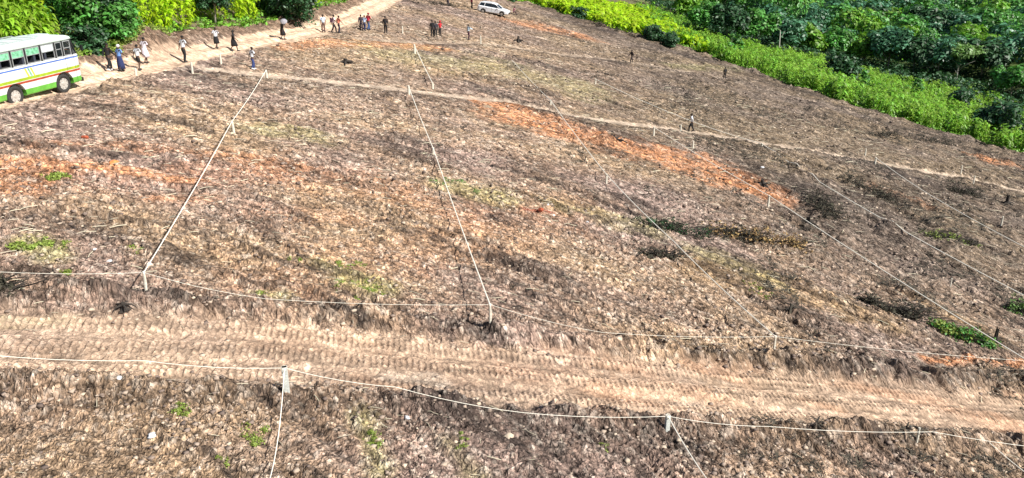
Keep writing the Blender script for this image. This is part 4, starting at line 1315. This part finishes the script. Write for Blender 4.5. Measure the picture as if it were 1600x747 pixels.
def body_mesh(j, slim=1.0):
    names = ['pelvis', 'waist', 'chest', 'neck', 'head', 'crown']
    rad = [.115, .10, .125, .052, .088, .06]
    for s in 'lr':
        names += ['hip' + s, 'knee' + s, 'ankle' + s, 'toe' + s, 'sh' + s, 'el' + s, 'wr' + s, 'pa' + s]
        rad += [.082, .055, .038, .034, .055, .038, .026, .030]
    V = [Vector(j[n_]) for n_ in names]; ix = {n_: i for i, n_ in enumerate(names)}
    E_ = [('pelvis', 'waist'), ('waist', 'chest'), ('chest', 'neck'), ('neck', 'head'), ('head', 'crown')]
    for s in 'lr': E_ += [('pelvis', 'hip' + s), ('hip' + s, 'knee' + s), ('knee' + s, 'ankle' + s), ('ankle' + s, 'toe' + s), ('chest', 'sh' + s), ('sh' + s, 'el' + s), ('el' + s, 'wr' + s), ('wr' + s, 'pa' + s)]
    me = skin_mesh("body", V, [(ix[a], ix[b]) for a, b in E_], [r_ * slim for r_ in rad], SKIN)
    bm = bmesh.new(); bm.from_mesh(me)
    mb = MB(); mb.bm.free(); mb.bm = bm
    hd_ = Vector(j['head'])
    mb.ball(hd_ + Vector((.085, 0, -.005)), (.022, .016, .026), 1)                      # nose
    mb.ball(hd_ + Vector((.072, 0, -.055)), (.018, .030, .010), 1)                      # mouth
    for sy in (-1, 1): mb.ball(hd_ + Vector((.0, sy * .088, .0)), (.02, .012, .032), 1)  # ears
    for s, sy in (('l', 1), ('r', -1)):
        w_, p_ = Vector(j['wr' + s]), Vector(j['pa' + s]); d = (p_ - w_).normalized(); f = Vector((0, 1, 0)).cross(d).normalized()
        for k, L in enumerate((.070, .080, .076, .060)):
            b0 = p_ + f * (.024 - .016 * k) - d * .01
            inn = Vector((0, -sy, 0))
            mb.tube([b0, b0 + d * L * .55 + inn * .004, b0 + d * L + inn * .018], [.009, .008, .006], 6)
        t0 = w_.lerp(p_, .5) + f * .02
        mb.tube([t0, t0 + f * .03 + d * .02, t0 + f * .036 + d * .055], [.011, .009, .007], 6)
    me2 = mb.mesh("body", SKIN, True)
    bpy.data.meshes.remove(me)
    return me2

def sub_skin(name, j, names, edges, rad, m, root=0):
    V = [Vector(j[n_]) if isinstance(n_, str) else Vector(n_) for n_ in names]
    return skin_mesh(name, V, edges, rad, m, 2, root)

def person(px, py, face, label, top=(.7, .7, .72), bottom=(.02, .02, .03), kind='trousers', hair='short', h=1.7, pose=None,
           sleeve='short', shoes=None, pack=None, extra=None, loc=None, group=None, scarf=None):
    """face = heading in degrees, anticlockwise from +X"""
    pose = pose or {}
    if loc is None:
        x, y = at(px, py); z = gz(x, y)
    else: x, y, z = loc
    e = empty("person", (x, y, z), label, "person", group, R(face), h / 1.7)
    j = figure(pose)
    link("body", body_mesh(j), e)
    tm = cloth(top); bm_ = cloth(bottom)
    hz = j['pelvis'][2]
    # shirt
    V = ['pelvis', 'waist', 'chest', Vector(j['chest']).lerp(Vector(j['neck']), .72)]
    rad = [.150, .140, .160, .075]; E_ = [(0, 1), (1, 2), (2, 3)]
    for s in 'lr':
        b = len(V)
        el = Vector(j['sh' + s]).lerp(Vector(j['el' + s]), .75 if sleeve == 'short' else 1)
        V += ['sh' + s, el]; rad += [.080, .064]; E_ += [(2, b), (b, b + 1)]
        if sleeve == 'long':
            V.append('wr' + s); rad.append(.042); E_.append((b + 1, b + 2))
    link("shirt" if kind != 'dress' else "dress", sub_skin("shirt", j, V, E_, rad, tm), e)
    if kind in ('trousers', 'shorts'):
        V = [Vector((0, 0, hz + .06)), 'pelvis']; rad = [.135, .135]; E_ = [(0, 1)]
        for s in 'lr':
            b = len(V)
            if kind == 'trousers':
                V += ['hip' + s, 'knee' + s, 'ankle' + s]; rad += [.105, .082, .066]; E_ += [(1, b), (b, b + 1), (b + 1, b + 2)]
            else:
                V += ['hip' + s, Vector(j['hip' + s]).lerp(Vector(j['knee' + s]), .85)]; rad += [.108, .098]; E_ += [(1, b), (b, b + 1)]
        link(kind, sub_skin(kind, j, V, E_, rad, bm_, 1), e)
    else:
        kx = (j['kneel'][0] + j['kneer'][0]) / 2; sp = abs(j['kneel'][0] - j['kneer'][0]) / 2
        zl = {'skirt': .42, 'long_skirt': .16, 'dress': .44}[kind]
        mb = MB(); rings = []
        for t in (0, .15, .4, .7, 1):
            zz = hz + .12 - (hz + .12 - zl) * t
            rx = .13 + .05 * min(t * 2.2, 1) + sp * t * .6 + .01 * t; ry = .15 + .045 * min(t * 2.2, 1) - .01 * t
            rings.append([(kx * t + rx * (1 + .05 * math.sin(5 * a)) * math.cos(a), ry * (1 + .05 * math.sin(5 * a)) * math.sin(a), zz) for a in [2 * math.pi * k / 20 for k in range(20)]])
        mb.loft(rings).build("skirt", bm_, e, True)
    # hair, shoes
    hp = Vector(j['head'])
    mb = MB()
    if hair == 'short': mb.ball(hp + Vector((-.014, 0, .042)), (.100, .092, .078), 2)
    elif hair == 'long':
        mb.ball(hp + Vector((-.02, 0, .03)), (.112, .106, .100), 2)
        mb.loft([[(hp.x - .04 + a * math.cos(t) - .03 * q, .0 + b * math.sin(t), hp.z + .02 - q) for t in [2 * math.pi * k / 12 for k in range(12)]] for a, b, q in ((.07, .10, 0), (.06, .115, .14), (.045, .11, .28), (.02, .07, .36))])
    elif hair == 'scarf': mb.ball(hp + Vector((-.022, 0, .035)), (.118, .108, .115), 2)
    elif hair == 'cap':
        mb.ball(hp + Vector((-.008, 0, .052)), (.104, .096, .070), 2); mb.box(hp + Vector((.12, 0, .05)), (.11, .13, .012))
    mb.build("hair" if hair in ('short', 'long') else ("headscarf" if hair == 'scarf' else "cap"), cloth(scarf) if scarf else HAIR, e, True)
    for s in 'lr':
        a, t = Vector(j['ankle' + s]), Vector(j['toe' + s])
        mb = MB(); mb.tube([a + Vector((-.05, 0, -.03)), a + Vector((.03, 0, -.025)), a.lerp(t, .7) + Vector((0, 0, .0)), t + Vector((.02, 0, 0))], [.042, .050, .042, .026], 8)
        mb.build("shoe", SHOEW if shoes == 'white' else SHOE, e, True)
    if pack:
        c = Vector(j['chest'])
        p_ = MB().box(c + Vector((-.235, 0, -.06)), (.17, .28, .42), bevel=.05).build("backpack", cloth(pack))
        p_.parent = None
        tag(p_, "dark backpack on the back of the " + pose.get('who', 'walker'), "backpack")
        p_.location = (x, y, z); p_.rotation_euler = (0, 0, R(face)); p_.scale = (h / 1.7,) * 3
    return e, j

WALK = lambda s=.26, **k: dict(stride=s, arms=((-.45, .25), (.45, .35)), lean=.10, **k)
STAND = lambda **k: dict(stride=.03, arms=((.08, .12), (-.03, .15)), **k)
WH = (.72, .74, .78); BK = (.012, .012, .014); NAVY = (.02, .03, .10)
ROADG = "people walking up the dirt road"
person(172, 111, 62, "person in black top and black trousers walking nearest the bus front", BK, BK, pose=WALK(.22), group=ROADG, h=1.72, sleeve='long', shoes='white')
person(190, 114, 52, "person in long navy skirt and light blue top, second from the bus", (.16, .30, .62), NAVY, 'long_skirt', 'scarf', pose=WALK(.14), group=ROADG, h=1.66, scarf=(.62, .58, .60))
person(218, 110, 60, "person in white t-shirt and dark shorts in front of the one in a pale dress", WH, BK, 'shorts', pose=WALK(.10), group=ROADG, h=1.62)
person(229, 102, 60, "person in a whitish pink dress by the earth heap", (.74, .68, .74), (.70, .66, .74), 'skirt', pose=WALK(.16), group=ROADG, h=1.72)
person(289, 99, 50, "man in loose white shirt and black trousers alone mid road", WH, BK, pose=WALK(.05), group=ROADG, h=1.82)
person(339, 78, 70, "person in white top and black skirt walking along the maize side", WH, BK, 'skirt', 'short', pose=WALK(.2), group=ROADG, h=1.62)
person(366, 80, 10, "person with long black hair in a short black dress striding", BK, BK, 'dress', 'long', pose=WALK(.26), group=ROADG, h=1.62)
person(396, 112, 40, "person in white top, blue trousers and white shoes near the left rope post", WH, (.03, .05, .16), pose=WALK(.12), h=1.62, shoes='white')
e, j = person(442, 62, 30, "person dressed in black carrying a pale parasol over the shoulder", BK, BK, 'skirt', 'short', pose=dict(stride=.16, arms=((1.0, 1.5), (-.3, .3)), lean=.08), group=ROADG, h=1.66, sleeve='long')
# parasol, held against the shoulder
ux, uy = at(442, 62); uz = gz(ux, uy)
um = empty("parasol", (ux, uy, uz), "pale parasol tilted over the shoulder of the person in black", "parasol", None, R(-20))
cm = cloth((.30, .29, .31))
top_ = Vector((.42, -.25, 1.72)); grip = Vector((.20, .12, 1.15)); ax = (top_ - grip).normalized(); a1 = ax.orthogonal().normalized(); a2 = ax.cross(a1)
MB().tube([grip, top_ + ax * .06], .012, 6).build("shaft", M['alu'], um)
MB().loft([[top_ + ax * hh + (a1 * math.cos(t) + a2 * math.sin(t)) * rr_ * (1 + .04 * math.cos(8 * t)) for t in [2 * math.pi * k / 32 for k in range(32)]] for rr_, hh in ((.31, -.16), (.30, -.14), (.22, -.05), (.11, .0), (.01, .03))], True).build("canopy", cm, um, True)
TOPG = "people standing and walking at the top of the slope"
person(506, 51, 120, "man in pale blue shirt and brown trousers at the road's edge", (.50, .62, .78), (.12, .07, .06), pose=STAND(), group=TOPG, h=1.66)
person(522, 53, 20, "person in pink white top leaning forward with a dark pack", (.72, .58, .62), BK, pose=WALK(.24, who="person in the pink white top"), group=TOPG, h=1.72, pack=(.06, .02, .04))
person(530, 54, 40, "person in salmon orange top and dark trousers beside the one with the pack", (.78, .25, .16), (.02, .02, .04), pose=WALK(.1), group=TOPG, h=1.62)
person(565, 50, 100, "person in black top in the tight group of three", (.03, .02, .03), (.03, .02, .04), pose=WALK(.18), group=TOPG, h=1.60, sleeve='long')
person(570, 51, 60, "person in white and blue top in the middle of the tight group of three", (.45, .55, .75), NAVY, pose=WALK(.14), group=TOPG, h=1.56)
person(576, 49, 50, "person in red top and jeans, tallest of the tight group of three", (.50, .03, .06), (.04, .08, .20), pose=WALK(.22), group=TOPG, h=1.80, hair='cap', scarf=(.30, .02, .04))
person(603, 54, 90, "person all in black standing alone with legs apart", BK, BK, pose=dict(stride=.04, arms=((.15, .3), (.1, .3))), group=TOPG, h=1.78, sleeve='long')
person(676, 59, 100, "person in long black clothes left in the huddle of three", BK, BK, pose=STAND(), group=TOPG, h=1.72, sleeve='long')
person(681, 60, -70, "person in black jacket and white shirt in the huddle's middle", (.03, .03, .04), BK, pose=STAND(), group=TOPG, h=1.66, sleeve='long')
person(688, 57, 160, "person in red top and red headscarf right in the huddle of three", (.55, .02, .03), BK, pose=dict(stride=.05, arms=((.8, .5), (-.5, -.3))), group=TOPG, h=1.66, hair='scarf', scarf=(.45, .02, .03))
person(732, 65, 30, "person in pale blue shirt and dark trousers, rightmost at the top of the slope", (.52, .66, .76), (.06, .02, .04), pose=dict(stride=.05, arms=((.1, .3), (.9, .4))), group=TOPG, h=1.68, sleeve='long')
person(987, 99, 200, "person in dark clothes walking alone on the upper terrace", (.03, .02, .02), (.03, .02, .02), pose=WALK(.24), h=1.66, sleeve='long')
person(1132, 124, 100, "dark clothed person standing far out on the slope near the maize", (.02, .02, .02), (.02, .02, .02), pose=STAND(), h=1.6, sleeve='long', hair='cap', scarf=(.02, .02, .02))
person(1080, 206, 160, "man in white shirt and black trousers walking on the footpath", WH, BK, pose=WALK(.2), h=1.72, shoes=None)
person(737, 14, 40, "person in dark red top standing behind the tail of the white car", (.35, .03, .08), BK, pose=STAND(), h=1.6)
person(700, 9, 90, "dark figure at the top edge left of the white car", (.05, .02, .03), (.03, .03, .06), pose=STAND(), h=1.65)
person(800, 26, 10, "person in faded pink crouching low by the white car's bonnet", (.50, .20, .25), (.06, .03, .04), pose=dict(sit=True, arms=((.6, .8), (.6, .6)), lean=.3), h=1.6, loc=(lambda q: (q[0], q[1], gz(*q) - .42))(at(802, 27)))
# the driver sits behind the front side window
dx_, dy_ = cx0 + 2.2 * ca + .55 * sa, cy0 + 2.2 * sa - .55 * ca
person(0, 0, math.degrees(hd), "driver in white shirt seen through the front side window of the bus", WH, BK, pose=dict(sit=True, arms=((.9, .5), (.9, .5))), loc=(dx_, dy_, gz(bx, by) + 1.05), h=1.66)

# ------------------------------------------------------------------ brush piles, stumps, weeds
def brush_pile(name, spine, wd, ht, nstick, leaf, label, cat="brush pile", leafn=60, green=None):
    nstick = int(nstick * 1.6)
    """cut branches heaped along a line of world points"""
    x0, y0, z0 = (*spine[0], gz(*spine[0]))
    e = empty(name, (x0, y0, z0), label, cat)
    seg = [Vector((*q, 0)) for q in spine]
    L = [0]
    for a, b in zip(seg[:-1], seg[1:]): L.append(L[-1] + (b - a).length)
    def on(t):
        d = t * L[-1]
        for i in range(len(seg) - 1):
            if d <= L[i + 1] or i == len(seg) - 2:
                q = seg[i].lerp(seg[i + 1], (d - L[i]) / max(L[i + 1] - L[i], .01)); return q, (seg[i + 1] - seg[i]).normalized()
    mb = MB()
    for _ in range(nstick):
        q, d = on(random.random())
        a = math.atan2(d.y, d.x) + random.gauss(0, .6); ln = random.uniform(.4, 1.3)
        q = q + Vector((random.gauss(0, wd * .65), random.gauss(0, wd * .65), 0))
        g = gz(q.x, q.y) - z0 + random.uniform(.02, ht * .7)
        v = Vector((math.cos(a), math.sin(a), random.uniform(-.05, .35))) * ln
        s0 = q - Vector((x0, y0, 0)); s0.z = g
        r_ = random.uniform(.012, .035)
        mb.tube([s0, s0 + v * .5 + Vector((0, 0, random.uniform(-.05, .08))), s0 + v], [r_, r_ * .8, r_ * .3], 5)
    mb.build("branches", M['stump'], e)
    leafn = int(leafn * 2.2); ht *= 1.6; wd *= 1.25
    for mm, nm, frac in ((leaf, "dry_leaves", 1), (green, "green_leaves", .7)):
        if not mm: continue
        n = int(leafn * frac); pts_ = []
        nodes = [(random.random(), random.uniform(.02, .12)) for _ in range(7)]
        for _ in range(n):
            nd = random.choice(nodes); q, d = on(min(max(random.gauss(*nd), 0), 1)); q = q + Vector((random.gauss(0, wd * .45), random.gauss(0, wd * .45), 0))
            pts_.append((q.x - x0, q.y - y0, gz(q.x, q.y) - z0 + random.uniform(.0, ht) * random.random()))
        me = scatter(nm, [clump_template(900 + i, 9, .38, .5) for i in range(4)], np.array(pts_), RNG.random(n) * 6.28, RNG.uniform(.10, .26, n), M[mm])
        link(nm, me, e)
    return e

M['dark_litter'] = mat("dark_litter", (.040, .036, .022), .9, island=.6)
brush_pile("brush_pile", P((1000, 352), (1060, 362), (1110, 372)), .55, .35, 26, 'dark_litter', "cut green and dark branches at the upper end of the long pile right of centre", leafn=80, green='leaf_shrub')
brush_pile("brush_pile", P((1110, 362), (1180, 378), (1245, 390)), .6, .55, 34, 'dryleaf', "heap of brown dry branches with dark shade right of centre", leafn=130, green='dark_litter')
brush_pile("brush_pile", P((995, 404), (1065, 408)), .3, .35, 14, 'dark_litter', "small dark heap of branches the third rope passes over", leafn=40)
brush_pile("brush_pile", P((1340, 468), (1400, 490), (1455, 503)), .45, .45, 34, 'dark_litter', "dark tangle of fallen branches at the right, left of the green leaves", leafn=120)
brush_pile("brush_pile", P((1460, 512), (1500, 530), (1545, 548)), .35, .30, 14, 'leaf_mid', "fallen branch with fresh green leaves at the right", cat="fallen branch", leafn=110, green='weed')
brush_pile("brush_pile", P((1580, 490), (1620, 500)), .4, .5, 14, 'leaf_light', "pale leafy brush at the right edge above the rope", leafn=60, green='dark_litter')
brush_pile("brush_pile", P((1225, 292), (1265, 308), (1300, 350)), 1.1, .6, 40, 'dark_litter', "dark slash heap between the fifth rope and the orange earth", leafn=150)
brush_pile("brush_pile", P((1330, 290), (1400, 320)), 1.2, .6, 26, 'dark_litter', "dark slash heap below the footpath at the right", leafn=120)
brush_pile("brush_pile", P((1480, 300), (1530, 312)), 1.0, .8, 28, 'dark_litter', "dark slash heap beside the small post at the far right", leafn=110)
brush_pile("brush_pile", P((1430, 222), (1480, 228)), .7, .6, 16, 'dark_litter', "black slash by the field edge above the footpath", leafn=60)
brush_pile("brush_pile", P((1360, 212), (1400, 216)), .6, .5, 14, 'dark_litter', "small dark slash patch in the upper right of the field", leafn=50)
brush_pile("brush_pile", P((1450, 372), (1520, 390)), .7, .35, 20, 'dark_litter', "dark brush with yellow green weeds under the sixth rope", leafn=60, green='weed')
brush_pile("brush_pile", P((930, 42), (1000, 62)), .9, .5, 24, 'dark_litter', "black spoil and slash along the field's top edge", leafn=90)
brush_pile("brush_pile", P((640, 8), (690, 8), (735, 14)), .8, .5, 22, 'dark_litter', "dark slash along the top edge left of the white car", leafn=90)
brush_pile("brush_pile", P((0, 466), (22, 468)), .25, .3, 10, 'dark_litter', "small black heap at the left edge above the graded road", leafn=40)

def stump(px, py, h, r, label):
    x, y, z = pos(px, py)
    mb = MB(); rr_ = random.Random(px)
    rings = []
    for t in (0, .15, .4, .7, 1):
        q = r * (1.7 - 1.0 * min(t * 3, 1) - .25 * t)
        rings.append([(q * (1 + .3 * math.sin(3 * a + px)) * math.cos(a), q * (1 + .25 * math.sin(4 * a + py)) * math.sin(a), -.1 + (h + .1) * t + (rr_.uniform(-.15, .15) * h if t == 1 else 0)) for a in [2 * math.pi * k / 14 for k in range(14)]])
    mb.loft(rings)
    for k in range(5):
        a = k * 1.3 + px; mb.tube([(r * .6 * math.cos(a), r * .6 * math.sin(a), .1), (r * 2.2 * math.cos(a), r * 2.2 * math.sin(a), .08), (r * 3.4 * math.cos(a), r * 3.4 * math.sin(a), -.06)], [r * .35, r * .22, r * .08], 6)
    o = mb.build("tree_stump", M['stump']); o.location = (x, y, z)
    tag(o, label, "stump")
stump(1553, 540, .75, .14, "tall dark stump near the fallen green branch at the right")
stump(1572, 322, .8, .25, "dark stump near the small post at the far right")
stump(1293, 322, .4, .2, "dark stump beside the dark slash heap right of centre")
stump(1262, 352, .45, .25, "low black stump above the brown dry branches")
stump(540, 100, .35, .28, "low dark stump on the upper slope below the group of three")
stump(1190, 290, .4, .25, "round dark stump at the lower tip of the orange earth")
stump(957, 222, .4, .35, "dark stump on the mound in the orange earth")
stump(810, 66, .5, .25, "small dark stump below the white car's front")
stump(195, 492, .18, .12, "black clod-like stump on the edge of the graded road at the left")

def weed(px, py, wpx, n, label, m='weed', sz=(.10, .22)):
    x, y = at(px, py); x1, _ = at(px + wpx / 2, py); rad = x1 - x
    x0, y0, z0 = x, y, gz(x, y)
    q = RNG.normal(0, .5, (n, 2)) * rad
    sub_ = RNG.normal(0, .55, (5, 2)) * rad; w_ = RNG.integers(0, 5, n)
    q = sub_[w_] + q * RNG.uniform(.15, .6, 5)[w_][:, None]
    X = x + q[:, 0]; Y = y + q[:, 1] * 1.2
    Z = terrain(X, Y)
    me = scatter("weed_patch", [clump_template(700 + i, 12, .34, .6) for i in range(5)], np.stack([X - x0, Y - y0, Z - z0 + .04], 1), RNG.random(n) * 6.28, RNG.uniform(*sz, n), M[m])
    o = link("weed_patch", me); o.location = (x0, y0, z0)
    tag(o, label, None, "green weed patches on the bare field", "stuff")
weed(92, 286, 60, 130, "bright green weed patch at the left beneath the orange earth")
weed(70, 392, 60, 60, "sparse green weeds at the left above the string")
weed(32, 392, 30, 30, "small green weed tuft nearest the left edge")
weed(108, 432, 16, 14, "tiny green tuft just above the string at the left")
weed(535, 435, 50, 70, "pale yellowish weeds above the graded road left of centre", sz=(.06, .14))
weed(575, 462, 50, 60, "yellowish weeds just above the thin string left of the middle rope", sz=(.06, .13))
weed(286, 646, 36, 40, "bright green weed at the lower left of the concrete post", sz=(.06, .12))
weed(400, 682, 36, 55, "leafy green weed beside the white rope at the bottom", sz=(.06, .14))
weed(350, 726, 20, 18, "small green tuft near the bottom edge, left of the white rope", sz=(.05, .10))
weed(590, 690, 34, 50, "loose green weeds at the bottom between the two concrete posts", sz=(.05, .12))
weed(725, 700, 30, 24, "faint green weeds at the bottom centre", sz=(.05, .10))
weed(945, 698, 14, 10, "single small green sprout right of bottom centre", sz=(.05, .10))
weed(725, 300, 60, 60, "pale grey green weeds beside the middle rope", 'leaf_light', sz=(.06, .14))
weed(405, 467, 34, 24, "yellow green tuft on the thin string left of the middle rope", sz=(.05, .12))
weed(1470, 372, 30, 34, "bright green weeds under the sixth rope at the right", sz=(.15, .3))
weed(1180, 462, 36, 26, "yellowish weeds right of the third rope", sz=(.06, .14))
weed(465, 420, 20, 12, "thin yellow tuft above the graded road left of centre", sz=(.05, .12))
weed(215, 400, 24, 14, "faint yellow green weeds left of the left rope", sz=(.05, .12))

def rock(px, py, s, label, m='stone', col=None):
    x, y, z = pos(px, py)
    mb = MB(); mb.ball((0, 0, 0), (s, s * .75, s * .55), 2)
    r_ = random.Random(px * 7 + py)
    for v in mb.bm.verts: v.co *= 1 + r_.uniform(-.22, .18)
    o = mb.build("rock", col or M[m]); o.location = (x, y, z + s * .2); o.rotation_euler = (0, 0, r_.random() * 6)
    tag(o, label, "rock")
pale = mat("pale_stone", (.60, .60, .60), .9, var=.2, scale=9)
redc = mat("red_clay_lump", (.32, .07, .03), .95, var=.3, scale=9)
rock(172, 414, .10, "white stone at the left above the thin string", col=pale)
rock(150, 400, .08, "small pale stone left of the white one", col=pale)
rock(240, 688, .14, "bluish white stone at the lower left", col=pale)
rock(191, 614, .09, "small pale stone below the graded road at the left", col=pale)
rock(795, 686, .17, "grey brown boulder lump at the bottom just right of centre")
rock(636, 655, .10, "pale clod with a dark hollow below the graded road", col=pale)
rock(845, 338, .20, "dark red clay lump right of the middle rope", col=redc)
rock(918, 352, .13, "white grey stone right of the red clay lump", col=pale)
rock(856, 328, .10, "small pale stone touching the red clay lump", col=pale)
rock(1190, 270, .16, "pale stone above the lower tip of the orange earth", col=pale)
rock(180, 264, .22, "bright orange clay lump on the left orange streak", col=mat("orange_clay_lump", (.62, .22, .07), .95, var=.3, scale=9))
rock(134, 222, .18, "brown clay lump above the left orange streak", col=redc)
